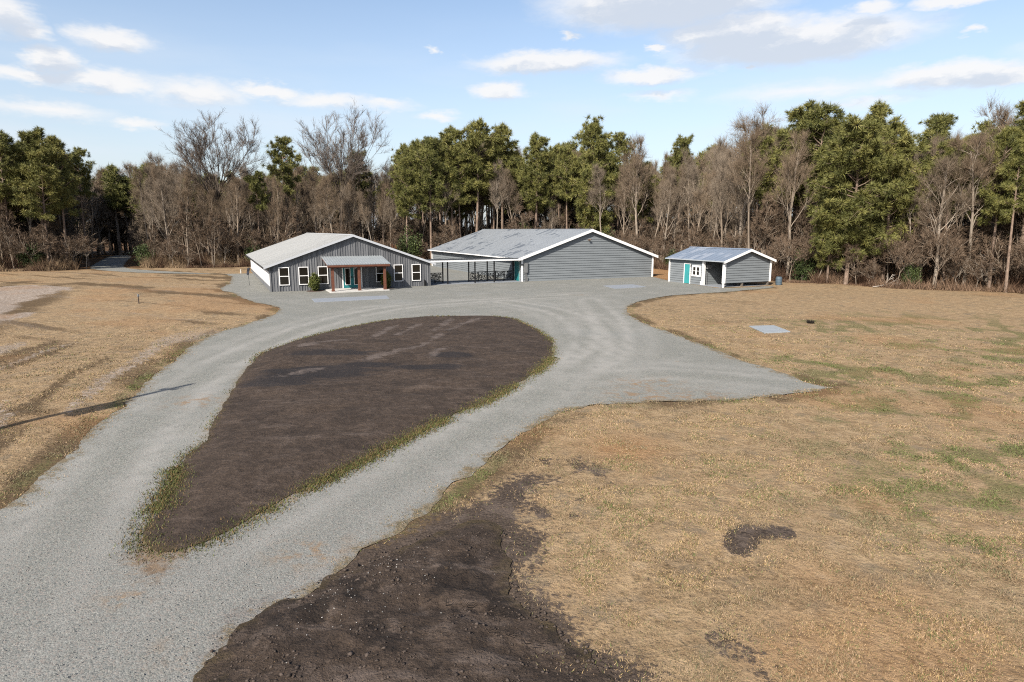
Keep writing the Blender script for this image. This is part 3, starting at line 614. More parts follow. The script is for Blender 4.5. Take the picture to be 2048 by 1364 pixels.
MT.update(
  grey_rib=board_mat(), grey_batten=None,
  grey_lap=paint("grey_lap_siding", (0.21, 0.232, 0.248), 0.6, 0.07, 0.6),
  white=paint("white_trim", (1.0, 1.0, .99), 0.5, 0.03, 2.0), white_panel=paint("white_panel", (.98, .98, 1.0), 0.5, 0.03, 1.0),
  wood=paint("brown_timber", (0.165, 0.062, 0.036), 0.65, 0.22, 5.0), teal=paint("teal_door", (0.022, 0.215, 0.235), 0.45, 0.06, 2.0), teal2=paint("pale_teal_door", (0.05, 0.34, 0.355), 0.45, 0.06, 2.0),
  black=paint("black_metal", (0.014, 0.014, 0.015), 0.5, 0.1, 2.0), dgrey=paint("dark_grey_metal", (0.055, 0.06, 0.065), 0.5, 0.1, 2.0), mgrey=paint("grey_metal_box", (0.20, 0.205, 0.21), 0.5, 0.08, 2.0),
  slab=paint("pale_concrete", (0.62, 0.61, 0.585), 0.85, 0.07, 1.2, dirt=((0.45, 0.43, 0.40), 0.4)), pad=paint("blue_grey_concrete", (0.275, 0.30, 0.335), 0.8, 0.05, 0.8, dirt=((0.23, 0.245, 0.26), 0.5)),
  fence_leaf=paint("black_leaf_screen", (0.02, 0.02, 0.02), 0.5, 0.1, 3), block=paint("concrete_block", (0.16, 0.14, 0.12), 0.9, 0.2, 4.0), barrel=paint("blue_grey_plastic", (0.10, 0.145, 0.185), 0.5, 0.1, 2.0),
  hallroof=roof_mat("white_metal_roof", (0.57, 0.58, 0.575), (0.52, 0.535, 0.54), 0.3, 1, 0.5),
  wareroof=roof_mat("weathered_metal_roof", (0.38, 0.41, 0.44), (0.17, 0.195, 0.23), 0.9, 1, 0.42),
  shedroof=roof_mat("galvanised_metal_roof", (0.27, 0.33, 0.42), (0.44, 0.48, 0.55), 0.6, 1, 0.4),
  porchroof=roof_mat("porch_metal_roof", (0.40, 0.44, 0.465), (0.33, 0.365, 0.39), 0.5, 0, 0.45),
  canvas=paint("dark_pennant", (0.02, 0.025, 0.04), 0.8, 0.1, 3), rust=paint("rusty_iron", (0.07, 0.05, 0.04), 0.8, 0.3, 6), pvc=paint("white_pvc", (0.75, 0.75, 0.72), 0.5, 0.03, 3),
  pole=None)
def glass_mat():
    m, nt, b = new_mat("dark_window_glass"); p = OBJ(nt)
    c = MIX(nt, NOISE(nt, p, 0.8, 2), (0.010, 0.008, 0.006), (0.028, 0.024, 0.018))
    nt.links.new(c, b.inputs['Base Color']); b.inputs['Roughness'].default_value = 0.06; b.inputs['Specular IOR Level'].default_value = 0.35
    return m
MT['glass'] = glass_mat()

def gable_roof(parent, w, L, ze, zr, ohs, ohf, ohb, th, mat, rib, name='roof', ribm=None):
    """two slopes of one roof, ribbed; local x across, y along the ridge"""
    mb = MB(); c = w / 2; sl = (zr - ze) / (c + ohs)
    xl, xr = -ohs, w + ohs
    mb.prism_y([(xl, ze), (c, zr), (c, zr - th), (xl, ze - th)], -ohf, L + ohb)
    mb.prism_y([(c + .001, zr), (xr, ze), (xr, ze - th), (c + .001, zr - th)], -ohf, L + ohb)
    y = -ohf + 0.12
    while y < L + ohb - .1:
        mb.prism_y([(xl - .005, ze + .002), (c - .05, zr + .002 - .05 * sl), (c - .05, zr + .03 - .05 * sl), (xl - .005, ze + .03)], y, y + 0.05)
        mb.prism_y([(c + .05, zr + .002 - .05 * sl), (xr + .005, ze + .002), (xr + .005, ze + .03), (c + .05, zr + .03 - .05 * sl)], y, y + 0.05)
        y += rib
    r = mb.build(name, mat, parent)
    cap = MB().prism_y([(c - .22, zr + .04 - .22 * sl), (c, zr + .06), (c + .22, zr + .04 - .22 * sl), (c + .22, zr + .034 - .22 * sl), (c, zr + .045), (c - .22, zr + .034 - .22 * sl)], -ohf - .01, L + ohb + .01)
    cap.build('ridge_cap', mat, r)
    return r, sl
def rake(parent, w, ze, zr, ohs, y0, y1, depth, mat, up=0.03):
    c = w / 2
    MB().prism_y([(-ohs, ze + up), (c, zr + up), (c, zr + up - depth), (-ohs, ze + up - depth)], y0, y1).prism_y([(c + .001, zr + up), (w + ohs, ze + up), (w + ohs, ze + up - depth), (c + .001, zr + up - depth)], y0, y1).build('rake_board', mat, parent)
def window(parent, x0, x1, z0, z1, y, mats=None, mull=0, rail=True, ft=0.07):
    f = MB(); yo, yi = y - 0.06, y + 0.02
    f.box(x0, x1, yo, yi, z1 - ft, z1).box(x0, x1, yo, yi, z0, z0 + ft).box(x0, x0 + ft, yo, yi, z0 + ft, z1 - ft).box(x1 - ft, x1, yo, yi, z0 + ft, z1 - ft)
    zm = (z0 + z1) / 2
    if rail: f.box(x0 + ft, x1 - ft, yo + .012, yi, zm - .035, zm + .035)
    if mull:
        xm = (x0 + x1) / 2; f.box(xm - .09, xm + .09, yo + .006, yi, z0 + ft, z1 - ft)
    o = f.build('window', MT['white'], parent)
    MB().box(x0 + ft - .01, x1 - ft + .01, y - 0.032, y - 0.022, z0 + ft - .01, z1 - ft + .01).build('pane', MT['glass'], o)
    return o

# ---- the hall with the porch
hall = tag(empty('meeting_hall', HF.w(0, 0), HY), 'long grey board hall with white metal roof, brown posted porch and teal double doors', 'building')
HW, HL = 14.85, 31.0; ZE, ZR = 2.22, 5.02; OH = .5
slope = (ZR - ZE) / (HW / 2 + OH); zw = ZE + OH * slope - .06; zap = ZR - .06
wl = MB()
wl.prism_y([(0, 0), (HW, 0), (HW, zw), (HW / 2, zap), (0, zw)], 0.0, 0.18)
wl.prism_y([(0, 0), (HW, 0), (HW, zw), (HW / 2, zap), (0, zw)], HL - .18, HL)
wl.box(0, .18, .18, HL - .18, 0, zw).box(HW - .18, HW, .18, HL - .18, 0, zw)
k = 0; xx = 0.06
PX0, PX1 = 4.5, 10.1
while xx < HW - .05:
    top = (zw + (xx) * (zap - zw) / (HW / 2)) if xx < HW / 2 else (zw + (HW - xx) * (zap - zw) / (HW / 2))
    wd_ = 0.05 if k % 2 == 0 else 0.035
    if not (6.25 < xx < 8.25):
        wl.box(xx, xx + wd_, -0.05, 0.0, 0.0, top - .02)
    else:
        wl.box(xx, xx + wd_, -0.05, 0.0, 2.3, top - .02)
    xx += 0.235; k += 1
wl.build('wall', MT['grey_rib'], hall)
for xa in (-.03, HW - .1): MB().box(xa, xa + .13, -.065, -.051, 0, zw - .1).build('corner_trim', MT['grey_rib'], hall)
hr, sl = gable_roof(hall, HW, HL, ZE, ZR, OH, .32, .3, .05, MT['hallroof'], 0.46)
rake(hall, HW, ZE, ZR, OH, -.36, -.322, .2, paint("pale_metal_trim", (0.56, 0.585, 0.62), .45, .03))
MB().box(-OH - .03, -OH - .002, -.33, HL + .3, ZE - .16, ZE + .005).build('eave_trim', MT['dgrey'], hall)
for i, (a, b_) in enumerate(((.76, 1.64), (2.44, 3.32), (4.14, 5.03), (9.46, 10.36), (11.2, 12.1), (12.98, 13.88))):
    window(hall, a, b_, .56, 2.18, -.05)
# white sheeted openings down the left side
for i in range(16):
    y0 = 0.35 + i * 1.82; sp_ = MB().box(-.055, -.002, y0, y0 + 1.74, .55, 1.78)
    for q in range(1, 4): sp_.box(-.062, -.056, y0 + q * .435 - .012, y0 + q * .435 + .012, .57, 1.76)
    o = sp_.build('side_panel', MT['white_panel'], hall); 
MB().box(-.05, -.002, .2, HL - .2, .5, .546).build('sill_rail', MT['white'], hall)
# doors
MB().box(6.30, 6.40, -.075, .02, .1, 2.2).box(8.05, 8.15, -.075, .02, .1, 2.2).box(6.40, 8.05, -.075, .02, 2.11, 2.2).build('door_frame', MT['white'], hall)
for a, b_, hx in ((6.405, 7.222, 7.14), (7.228, 8.045, 7.29)):
    d = MB().box(a, b_, -.045, .0, .12, 2.105).build('door', MT['teal'], hall)
    f = MB(); x0, x1, z0, z1 = a + .15, b_ - .15, .38, 1.98
    f.box(x0, x1, -.07, -.046, z1 - .05, z1).box(x0, x1, -.07, -.046, z0, z0 + .05).box(x0, x0 + .05, -.07, -.046, z0 + .05, z1 - .05).box(x1 - .05, x1, -.07, -.046, z0 + .05, z1 - .05)
    f.build('glazing_bead', MT['white'], d)
    MB().box(x0 + .045, x1 - .045, -.056, -.047, z0 + .045, z1 - .045).build('pane', MT['glass'], d)
    MB().box(hx - .02, hx + .02, -.085, -.046, 1.0, 1.22).tube([(hx, -.085, 1.1), (hx, -.11, 1.1), (hx - .1 * (1 if hx < 7.22 else -1), -.11, 1.1)], .014).build('handle', MT['black'], d)
# porch
MB().box(4.66, 9.92, -3.25, -.032, -.05, .1).build('porch_slab', MT['slab'], hall)
pr = MB(); zb, zf, yf = 3.06, 2.47, -3.2
pr.prism_x([(-.031, zb), (yf, zf), (yf, zf - .045), (-.031, zb - .045)], PX0, PX1)
x_ = PX0 + .05
while x_ < PX1 - .04:
    pr.prism_x([(-.035, zb + .001), (yf - .01, zf + .001), (yf - .01, zf + .035), (-.035, zb + .035)], x_, x_ + .06); x_ += .23
pr.build('porch_roof', MT['porchroof'], hall)
bm_ = MB().box(PX0 + .05, PX1 - .05, -3.12, -2.92, 2.18, 2.42)
bm_.box(PX0 + .05, PX1 - .05, -3.19, -3.125, 2.26, 2.43)
for x_ in (PX0 + .06, 6.0, 8.6, PX1 - .14):
    bm_.prism_x([(-.04, 2.97), (-2.9, 2.44), (-2.9, 2.31), (-.04, 2.84)], x_, x_ + .08)
bm_.build('porch_beam', MT['wood'], hall)
for x_ in (4.98, 7.3, 9.62):
    MB().box(x_ - .11, x_ + .11, -2.95, -2.74, .1, 2.178).box(x_ - .14, x_ + .14, -2.98, -2.71, .101, .2).build('porch_post', MT['wood'], hall)
for x_ in (5.85, 8.55):
    l = MB().box(x_ - .05, x_ + .05, -.06, -.031, 1.95, 2.15).tube([(x_, -.06, 2.1), (x_, -.15, 2.12)], .015).tube([(x_, -.15, 2.15), (x_, -.15, 2.1), (x_, -.15, 1.92)], [.03, .075, .06], 8); l.build('wall_lamp', MT['dgrey'], hall)
MB().box(8.62, 8.74, -.06, -.031, .62, .76).build('socket_box', MT['mgrey'], hall)
MB().box(14.2, 14.32, -.12, -.031, .05, .62).box(14.34, 14.42, -.16, -.031, .0, .45).build('utility_box', MT['black'], hall)
MB().box(.05, .17, -.09, -.047, 1.9, 2.1).build('corner_lamp', MT['dgrey'], hall)

# ---- the big lap sided barn
barn = tag(empty('long_barn', WF.w(0, 0), WY), 'large low barn with grey lap siding, white trim and streaked weathered metal roof', 'building')
BW, BL = 17.1, 32.0; ZE2, ZR2 = 2.46, 5.52; OH2 = .5
slope2 = (ZR2 - ZE2) / (BW / 2 + OH2); zw2 = ZE2 + OH2 * slope2 - .08; zap2 = ZR2 - .08
def lap_gable(mb, w, zb, zw, zap, y, course, proud, xa=0.0):
    """lap siding on a gable end that faces -y: boards tilted so that each lower edge stands proud"""
    z = zb
    while z < zap - .03:
        z2 = min(z + course, zap - .01)
        def ext(zz):
            if zz <= zw: return xa, w
            t = (zz - zw) / (zap - zw); return w / 2 * t, w - w / 2 * t
        a0, b0 = ext(z); a1, b1 = ext(z2)
        mb.add([(a0, y - proud, z), (b0, y - proud, z), (b1, y - .004, z2), (a1, y - .004, z2), (a0, y, z), (b0, y, z), (b1, y, z2), (a1, y, z2)],
               [(0, 1, 2, 3), (0, 4, 5, 1), (0, 3, 7, 4), (1, 5, 6, 2), (4, 7, 6, 5), (3, 2, 6, 7)])
        z = z2
def lap_side(mb, y0, y1, zb, zt, x, course, proud, sgn=-1):
    z = zb
    while z < zt - .02:
        z2 = min(z + course, zt)
        v = [(x + sgn * proud, y0, z), (x + sgn * proud, y1, z), (x + sgn * .004, y1, z2), (x + sgn * .004, y0, z2), (x, y0, z), (x, y1, z), (x, y1, z2), (x, y0, z2)]
        mb.add(v, [(0, 1, 2, 3), (0, 4, 5, 1), (0, 3, 7, 4), (1, 5, 6, 2), (4, 7, 6, 5), (3, 2, 6, 7)])
        z = z2
wb = MB()
wb.prism_y([(0, 0), (BW, 0), (BW, zw2), (BW / 2, zap2), (0, zw2)], 0.05, 0.2)
wb.prism_y([(0, 0), (BW, 0), (BW, zw2), (BW / 2, zap2), (0, zw2)], BL - .2, BL)
wb.box(.05, .2, .2, BL - .2, 0, zw2).box(BW - .2, BW, .2, BL - .2, 0, zw2)
lap_gable(wb, BW, 0.0, zw2, zap2, 0.05, .262, .052)
lap_side(wb, 1.75, BL, 0.0, zw2 - .02, .05, .262, .052)
lap_side(wb, 0.06, 0.5, 0.0, zw2 - .02, .05, .262, .052)
lap_side(wb, .5, 1.75, 2.13, zw2 - .02, .05, .262, .052)
wb.build('wall', MT['grey_lap'], barn)
gable_roof(barn, BW, BL, ZE2, ZR2, OH2, .3, .5, .05, MT['wareroof'], 0.62)
rake(barn, BW, ZE2, ZR2, OH2, -.345, -.302, .3, MT['white'], .035)
for q in ((-.06, .16, -.065, .0, 0, zw2 - .12), (BW - .14, BW + .05, -.065, .0, 0, zw2 - .12), (-.09, .0, BL - .2, BL - .02, 0, zw2)): MB().box(*q).build('corner_board', MT['white'], barn)
MB().box(-OH2 - .035, -OH2 - .003, -.3, BL + .5, ZE2 - .1, ZE2 + .02).build('eave_board', MT['white'], barn)
sd2 = MB().box(-.02, .04, .58, 1.66, .04, 2.08).build('side_door', MT['teal'], barn)
MB().box(-.05, .03, .5, .575, 0, 2.125).box(-.05, .03, 1.665, 1.745, 0, 2.125).box(-.05, .03, .575, 1.665, 2.085, 2.125).build('door_frame', paint("pale_teal_trim", (.30, .45, .45)), sd2)
MB().box(-.06, -.021, .66, .72, 1.0, 1.1).build('handle', MT['black'], sd2)
gl = MB().box(8.17, 8.33, -.03, .004, 4.33, 4.45).tube([(8.25, -.03, 4.39), (8.25, -.17, 4.42)], .03)
gl.tube([(8.2, -.17, 4.43), (8.14, -.28, 4.36)], [.05, .085], 8).tube([(8.3, -.17, 4.43), (8.36, -.28, 4.36)], [.05, .085], 8)
gl.tube([(8.25, -.1, 4.38), (8.25, -.2, 4.28)], [.04, .05], 8)
gl.build('flood_lamp', paint("bronze_lamp", (.22, .15, .11), .5), barn)
mb_ = MB().box(.28, .66, -.16, -.002, .95, 2.0).build('meter_box', MT['mgrey'], barn)
MB().tube([(.40, -.1, .0), (.40, -.1, .95)], .035).tube([(.54, -.08, .0), (.54, -.08, .95)], .03).box(.6, .7, -.12, -.003, .1, .5).build('conduit', MT['mgrey'], mb_)
MB().box(.70, .78, -.11, -.002, .9, 1.95).build('breaker_box', MT['dgrey'], mb_)
MB().box(-.13, .1, -.16, -.036, 1.75, 1.9).build('corner_lamp', MT['dgrey'], barn)

# ---- walkway roof between the two and the leaf pattern fences under it
walk = tag(empty('covered_walkway', WF.w(0, 0), WY), 'flat covered walkway on thin black posts joining hall and barn', 'walkway')
MB().box(-10.6, -.06, -.35, 2.35, 2.36, 2.45).build('roof', MT['wareroof'], walk)
rb_ = MB(); x_ = -10.5
while x_ < -.2: rb_.box(x_, x_ + .06, -.355, 2.3, 2.452, 2.50); x_ += .3
rb_.build('roof_rib', MT['dgrey'], walk)
MB().box(-10.6, -.06, -.40, -.352, 2.29, 2.44).build('fascia', MT['white'], walk)
for (x_, y_) in ((-8.27, .05), (-5.3, .05), (-3.15, .05), (-8.2, 1.85), (-5.32, 1.85), (-3.2, 1.85), (-.16, 1.85)):
    MB().box(x_ - .055, x_ + .055, y_ - .055, y_ + .055, 0, 2.358).box(x_ - .1, x_ + .1, y_ - .1, y_ + .1, 0.0, .03).build('post', MT['black'], walk)
MB().box(-10.0, -.06, -.25, 2.3, -.03, .035).build('floor_slab', MT['pad'], walk)
def leaf_fence(x0, x1, n, label):
    t = empty('fence', WF.w(x0, 1.85, .035), WY); tag(t, label, 'fence', 'leaf pattern fence panels under the walkway roof'); L = x1 - x0
    for za in (.98, .1): MB().box(0, L, -.025, .025, za, za + .07).build('rail', MT['black'], t)
    for i in range(n + 1):
        if 0 < i < n: MB().box(i * L / n - .05, i * L / n + .05, -.05, .05, 0, .98).build('post', MT['black'], t)
    rr = random.Random(n)
    for i in range(n):
        a = i * L / n + .055; b_ = (i + 1) * L / n - .055; m_ = MB()
        for q in range(120):
            cx = rr.uniform(a + .04, b_ - .04); cz = rr.uniform(.2, .95); an = rr.uniform(0, math.pi); l = rr.uniform(.045, .075); w_ = l * .45
            ca, sa_ = math.cos(an), math.sin(an); pts = []
            for (u, v_) in ((-1, 0), (-.4, .8), (.3, .85), (1, 0), (.3, -.85), (-.4, -.8)):
                px = min(max(cx + ca * u * l - sa_ * v_ * w_, a), b_); pz = min(max(cz + sa_ * u * l + ca * v_ * w_, .172), .978); pts.append((px, pz))
            m_.prism_y(pts, -.006 - .0001 * q, .006 + .0001 * q)
        m_.box(a, b_, -.004, .004, .55, .575)
        m_.build('leaf_screen', MT['fence_leaf'], t)
leaf_fence(-9.85, -8.26, 2, 'short black leaf pattern fence beside the corner of the grey board hall')
leaf_fence(-5.26, -.22, 5, 'long black leaf pattern fence next to the teal side door of the barn')

# ---- the small shed on piers
shed = tag(empty('small_shed', SF.w(0, 0), SY), 'small grey shed with teal door, white window and open bay under a blue grey roof', 'shed')
SW, SL = 6.1, 8.1; ZE3, ZR3 = 2.52, 3.62; OH3 = .32
sl3 = (ZR3 - ZE3) / (SW / 2 + OH3); zw3 = ZE3 + OH3 * sl3 - .07; zap3 = ZR3 - .07
BAY = 3.0                                   # the open bay lies behind the gable end
ws = MB()
ws.prism_y([(0, .42), (SW, .42), (SW, zw3), (SW / 2, zap3), (0, zw3)], .05, .17)
lap_gable(ws, SW, .42, zw3, zap3, .05, .235, .046)
ws.prism_y([(.05, 0), (SW, 0), (SW, zw3), (SW / 2, zap3), (.05, zw3)], SL - .15, SL)
ws.box(.06, .18, BAY, SL - .15, 0, zw3 - .02).box(SW - .15, SW, .17, SL - .15, .3, zw3 - .02)
def gap_side(y0, y1, z0, z1): lap_side(ws, y0, y1, z0, z1, .06, .235, .046)
gap_side(5.72, SL, 0, zw3 - .03); gap_side(BAY, 4.72, 0, .8); gap_side(BAY, 3.2, .8, zw3 - .03); gap_side(4.55, 4.72, .8, zw3 - .03); gap_side(3.2, 4.55, 1.95, zw3 - .03); gap_side(4.72, 5.72, 2.05, zw3 - .03)
ws.box(.18, SW - .15, BAY, BAY + .1, 0, zw3 - .05)                       # back of the open bay
lap_gable(ws, SW - .2, .02, zw3 - .08, zap3 - .12, BAY - .001, .17, .03, .2)
ws.box(.2, SW - .15, .172, BAY - .04, zw3 - .06, zw3 - .03)
ws.build('wall', MT['grey_lap'], shed)
gable_roof(shed, SW, SL, ZE3, ZR3, OH3, .3, .3, .045, MT['shedroof'], 0.6)
rake(shed, SW, ZE3, ZR3, OH3, -.34, -.302, .24, MT['white'], .03)
MB().box(-OH3 - .03, -OH3 - .003, -.3, SL + .3, ZE3 - .09, ZE3 + .01).build('eave_board', paint("grey_eave", (.42, .46, .50)), shed)
for q in ((-.04, .17, -.06, .2, .4, zw3 - .08), (SW - .16, SW + .03, -.06, .004, .4, zw3 - .08), (-.04, .055, SL - .16, SL + .02, 0, zw3 - .05)): MB().box(*q).build('corner_board', MT['white'], shed)
MB().box(-.06, .18, BAY - .26, BAY - .02, .0, zw3 - .04).box(-.1, -.061, BAY - .3, BAY + .12, .05, .42).build('bay_post', MT['white'], shed)
MB().box(-.01, .13, .02, .16, -.05, .398).build('corner_post', MT['white'], shed)
sdr = MB().box(.0, .05, 4.82, 5.62, .04, 2.0).build('shed_door', MT['teal2'], shed)
MB().box(-.025, .055, 4.73, 4.815, 0, 2.05).box(-.025, .055, 5.625, 5.71, 0, 2.05).box(-.025, .055, 4.815, 5.625, 2.005, 2.05).build('door_frame', MT['white'], sdr)
MB().box(-.04, -.001, 4.88, 4.93, .95, 1.05).build('handle', MT['dgrey'], sdr)
# window in the long side: built in its own plane and turned
wv = MB(); y0, y1, z0, z1 = 3.24, 4.5, .82, 1.93
def sidebox(m, ya, yb, za, zb_, xa=-.03, xb=.06): m.box(xa, xb, ya, yb, za, zb_)
for ya, yb, za, zb_ in ((y0, y1, z1 - .17, z1), (y0, y1, z0, z0 + .16), (y0, y0 + .17, z0 + .16, z1 - .17), (y1 - .17, y1, z0 + .16, z1 - .17), ((y0 + y1) / 2 - .08, (y0 + y1) / 2 + .08, z0 + .16, z1 - .17)): sidebox(wv, ya, yb, za, zb_)
for ya, yb in ((y0 + .17, (y0 + y1) / 2 - .08), ((y0 + y1) / 2 + .08, y1 - .17)): sidebox(wv, ya, yb, (z0 + z1) / 2 - .02, (z0 + z1) / 2 + .02, -.01, .06)
wo_ = wv.build('window', MT['white'], shed)
MB().box(.0, .012, y0 + .16, y1 - .16, z0 + .15, z1 - .16).build('pane', MT['glass'], wo_)
MB().box(-.06, .02, 4.6, 4.7, 1.75, 2.0).build('door_lamp', MT['dgrey'], shed)
for x_, y_, h_ in ((SW - .2, .12, .42), (2.5, .12, .42), (2.9, .9, .3), (SW - .2, 2.6, .3)):
    MB().box(x_ - .09, x_ + .09, y_ - .06, y_ + .14, -.05, h_ - .03).build('pier', MT['block'], shed)
MB().box(-.25, SW - .3, .22, BAY - .04, -.05, .035).build('floor_slab', MT['pad'], shed)
MB().box(.35, .9, BAY - .35, BAY - .04, 1.65, 2.05).build('wall_cabinet', MT['mgrey'], shed)
MB().tube([(.55, BAY - .12, .03), (.55, BAY - .12, 1.3)], .03).build('standpipe', MT['mgrey'], shed)

# ---- slabs, posts, odds and ends in the yard
def flat_slab(pts, name, label, mat, top=.03, cat='slab'):
    q_ = np.array([p[:2] for p in pts]); q_ = np.vstack([q_, q_.mean(0, keepdims=True)]); top += max(0.0, float(hgt(q_[:, 0], q_[:, 1], sdist(q_, DS)).max()))
    P = [np.array([p[0], p[1]]) for p in pts]; c = sum(P) / len(P); o_ = bmesh.new()
    vs = [o_.verts.new((p[0] - c[0], p[1] - c[1], 0)) for p in P]; fc = o_.faces.new(vs); o_.normal_update()
    if fc.normal.z < 0: bmesh.ops.reverse_faces(o_, faces=[fc])
    r = bmesh.ops.extrude_face_region(o_, geom=[fc]); vv = [e for e in r['geom'] if isinstance(e, bmesh.types.BMVert)]
    bmesh.ops.translate(o_, verts=vv, vec=(0, 0, -.09)); bmesh.ops.recalc_face_normals(o_, faces=o_.faces)
    bmesh.ops.bevel(o_, geom=[e for e in o_.edges], offset=.012, segments=1, affect='EDGES')
    me = bpy.data.meshes.new(name); o_.to_mesh(me); o_.free(); me.materials.append(mat)
    ob = bpy.data.objects.new(name, me); C.objects.link(ob); ob.location = (c[0], c[1], top); return tag(ob, label, cat)
flat_slab([(-16.1, 50.06), (-10.59, 52.69), (-9.87, 50.3), (-15.07, 47.6)], 'concrete_slab', 'long blue grey concrete slab in the gravel before the porch', MT['pad'])
flat_slab([(9.02, 62.0), (12.24, 63.66), (13.05, 60.7), (9.7, 58.85)], 'concrete_slab', 'pale blue grey slab in the gravel between barn and shed', MT['pad'])
flat_slab([(13.55, 35.4), (15.09, 35.64), (15.06, 33.4), (13.5, 33.0)], 'concrete_slab', 'small pale concrete slab lying in the dry lawn', paint("light_slab", (.33, .365, .395), .8, .1, 1.5, dirt=((.25, .25, .23), .6)), .028)

bx, by, _ = at(1557, 570)
br_ = tag(empty('rain_barrel', (bx, by, 0)), 'blue grey upright drum with a small tap by the wood behind the shed', 'barrel')
MB().tube([(0, 0, 0), (0, 0, .1), (0, 0, .38), (0, 0, .62), (0, 0, .8), (0, 0, .84)], [.27, .3, .315, .315, .28, .2], 16).build('drum', MT['barrel'], br_)
MB().tube([(0, 0, .27), (0, 0, .30)], .325, 16).tube([(0, 0, .56), (0, 0, .59)], .325, 16).build('hoop', MT['barrel'], br_)
MB().tube([(.28, -.05, .12), (.38, -.07, .12), (.38, -.07, .05)], .02).build('tap', MT['rust'], br_)

fx, fy, _ = at(499, 571)
fl = tag(empty('pennant_pole', (fx, fy, 0)), 'thin pole with a dark drooping pennant beside the left wall of the hall', 'pole')
MB().tube([(0, 0, 0), (-.04, 0, 1.0), (-.08, 0, 1.75)], .02).build('pole', MT['dgrey'], fl)
pm = MB(); n_ = 8; top_ = []; 
for i in range(n_ + 1):
    t = i / n_; w_ = .05 + .2 * math.sin(math.pi * min(1, t * .75 + .12)); top_.append((w_, t))
vv = []; ff = []
for w_, t in top_:
    zc = 1.78 - t * .72; xo = .06 - .26 * t + .1 * t * t
    for sx_ in (-1, 1):
        for sy_ in (-1, 1): vv.append((xo + sx_ * w_ * .5, sy_ * .05 * (1 + .6 * math.sin(9 * t)) + .02, zc))
for i in range(n_):
    a = i * 4
    ff += [(a, a + 2, a + 6, a + 4), (a + 1, a + 5, a + 7, a + 3), (a, a + 4, a + 5, a + 1), (a + 2, a + 3, a + 7, a + 6)]
ff += [(0, 1, 3, 2), (n_ * 4, n_ * 4 + 2, n_ * 4 + 3, n_ * 4 + 1)]
pm.add(vv, ff).build('pennant', MT['canvas'], fl)

px_, py_, _ = at(278, 609)
hz = float(hgt(np.array([px_]), np.array([py_]), np.array([5.0]))[0])
st = tag(empty('yard_hydrant', (px_, py_, hz - .03)), 'slim dark iron standpipe with a pale head alone in the left field', 'hydrant')
MB().tube([(0, 0, 0), (0, 0, .5)], .035).tube([(0, 0, .0), (.0, 0, .06)], .09, 8).build('pipe', MT['rust'], st)
MB().tube([(0, 0, .5), (0, 0, .56), (0, 0, .68), (0, 0, .72)], [.05, .07, .06, .03], 8).tube([(0, 0, .62), (.14, 0, .58)], .025).tube([(0, 0, .7), (-.16, 0, .76)], .014).build('pump_head', MT['mgrey'], st)

vx, vy, _ = at(482, 547)
vp = tag(empty('vent_pipe', (vx, vy, 0)), 'short white capped pipe standing in the gravel far left of the hall', 'pipe')
MB().tube([(0, 0, 0), (0, 0, .42)], .055, 10).build('pipe', MT['pvc'], vp); MB().tube([(0, 0, .42), (0, 0, .47), (0, 0, .5)], [.08, .08, .04], 10).build('cap', MT['pvc'], vp)

# low dark clump of weeds in the right lawn
def tuft_mesh(n, rad, h, col, seed, w=.02):
    r = np.random.default_rng(seed); a = r.uniform(0, 6.283, n); q = rad * np.sqrt(r.uniform(0, 1, n)); bx = q * np.cos(a); by = q * np.sin(a)
    hh = h * r.uniform(.4, 1, n); lean = r.uniform(0, .8, n) * hh; la = a + r.normal(0, .8, n); ww = w * r.uniform(.6, 1.3, n); wa = r.uniform(0, 6.283, n)
    V = np.empty((n, 3, 3)); V[:, 0] = np.stack([bx - ww * np.cos(wa), by - ww * np.sin(wa), 0 * bx], 1); V[:, 1] = np.stack([bx + ww * np.cos(wa), by + ww * np.sin(wa), 0 * bx], 1)
    V[:, 2] = np.stack([bx + lean * np.cos(la), by + lean * np.sin(la), hh], 1)
    c = np.array(col)[None] * r.uniform(.6, 1.4, (n, 1)); cc = np.repeat(np.column_stack([c, np.ones(n)]), 3, 0)
    return V.reshape(-1, 3), np.arange(3 * n).reshape(-1, 3), cc
tx, ty, _ = at(1621, 647)
v_, t_, c_ = tuft_mesh(260, .17, .26, (.035, .03, .026), 3)
tw = mesh_np('weed_clump', v_, t_, MT['blades'], dict(tint=c_)); tw.location = (tx, ty, .0); tag(tw, 'small blackish weed clump in the lawn beyond the small pale slab', 'weed')

# the utility pole that throws its shadow across the drive
tipx = at(384, 768)[:2]; dirs = np.array([math.sin(R(SUN_AZ)), math.cos(R(SUN_AZ))]); PH = 10.2
pb = tipx + dirs * PH / math.tan(R(SUN_EL))
MT['pole'] = paint("pole_timber", (.11, .085, .065), .9, .2, 4)
up = tag(empty('utility_pole', (pb[0], pb[1], -.3)), 'tall timber utility pole with transformer whose shadow crosses the gravel drive', 'utility pole')
MB().tube([(0, 0, 0), (0, 0, 5), (0, 0, PH + .3)], [.16, .135, .10], 12).build('mast', MT['pole'], up)
tr = MB().tube([(.42, 0, 7.1), (.42, 0, 7.15), (.42, 0, 8.15), (.42, 0, 8.28)], [.2, .26, .26, .12], 14).build('transformer', MT['mgrey'], up)
for za in (7.4, 7.9): MB().box(.1, .2, -.08, .08, za, za + .1).build('bracket', MT['rust'], tr)
MB().tube([(.42, .1, 8.2), (.42, .1, 8.5)], .05, 8).build('bushing', MT['rust'], tr)
MB().box(-.3, .3, -.05, .05, 9.75, 9.85).build('cross_arm', MT['pole'], up)
for xa in (-.24, .24): MB().tube([(xa, 0, 9.85), (xa, 0, 10.0)], .04, 8).build('insulator', MT['pvc'], up)

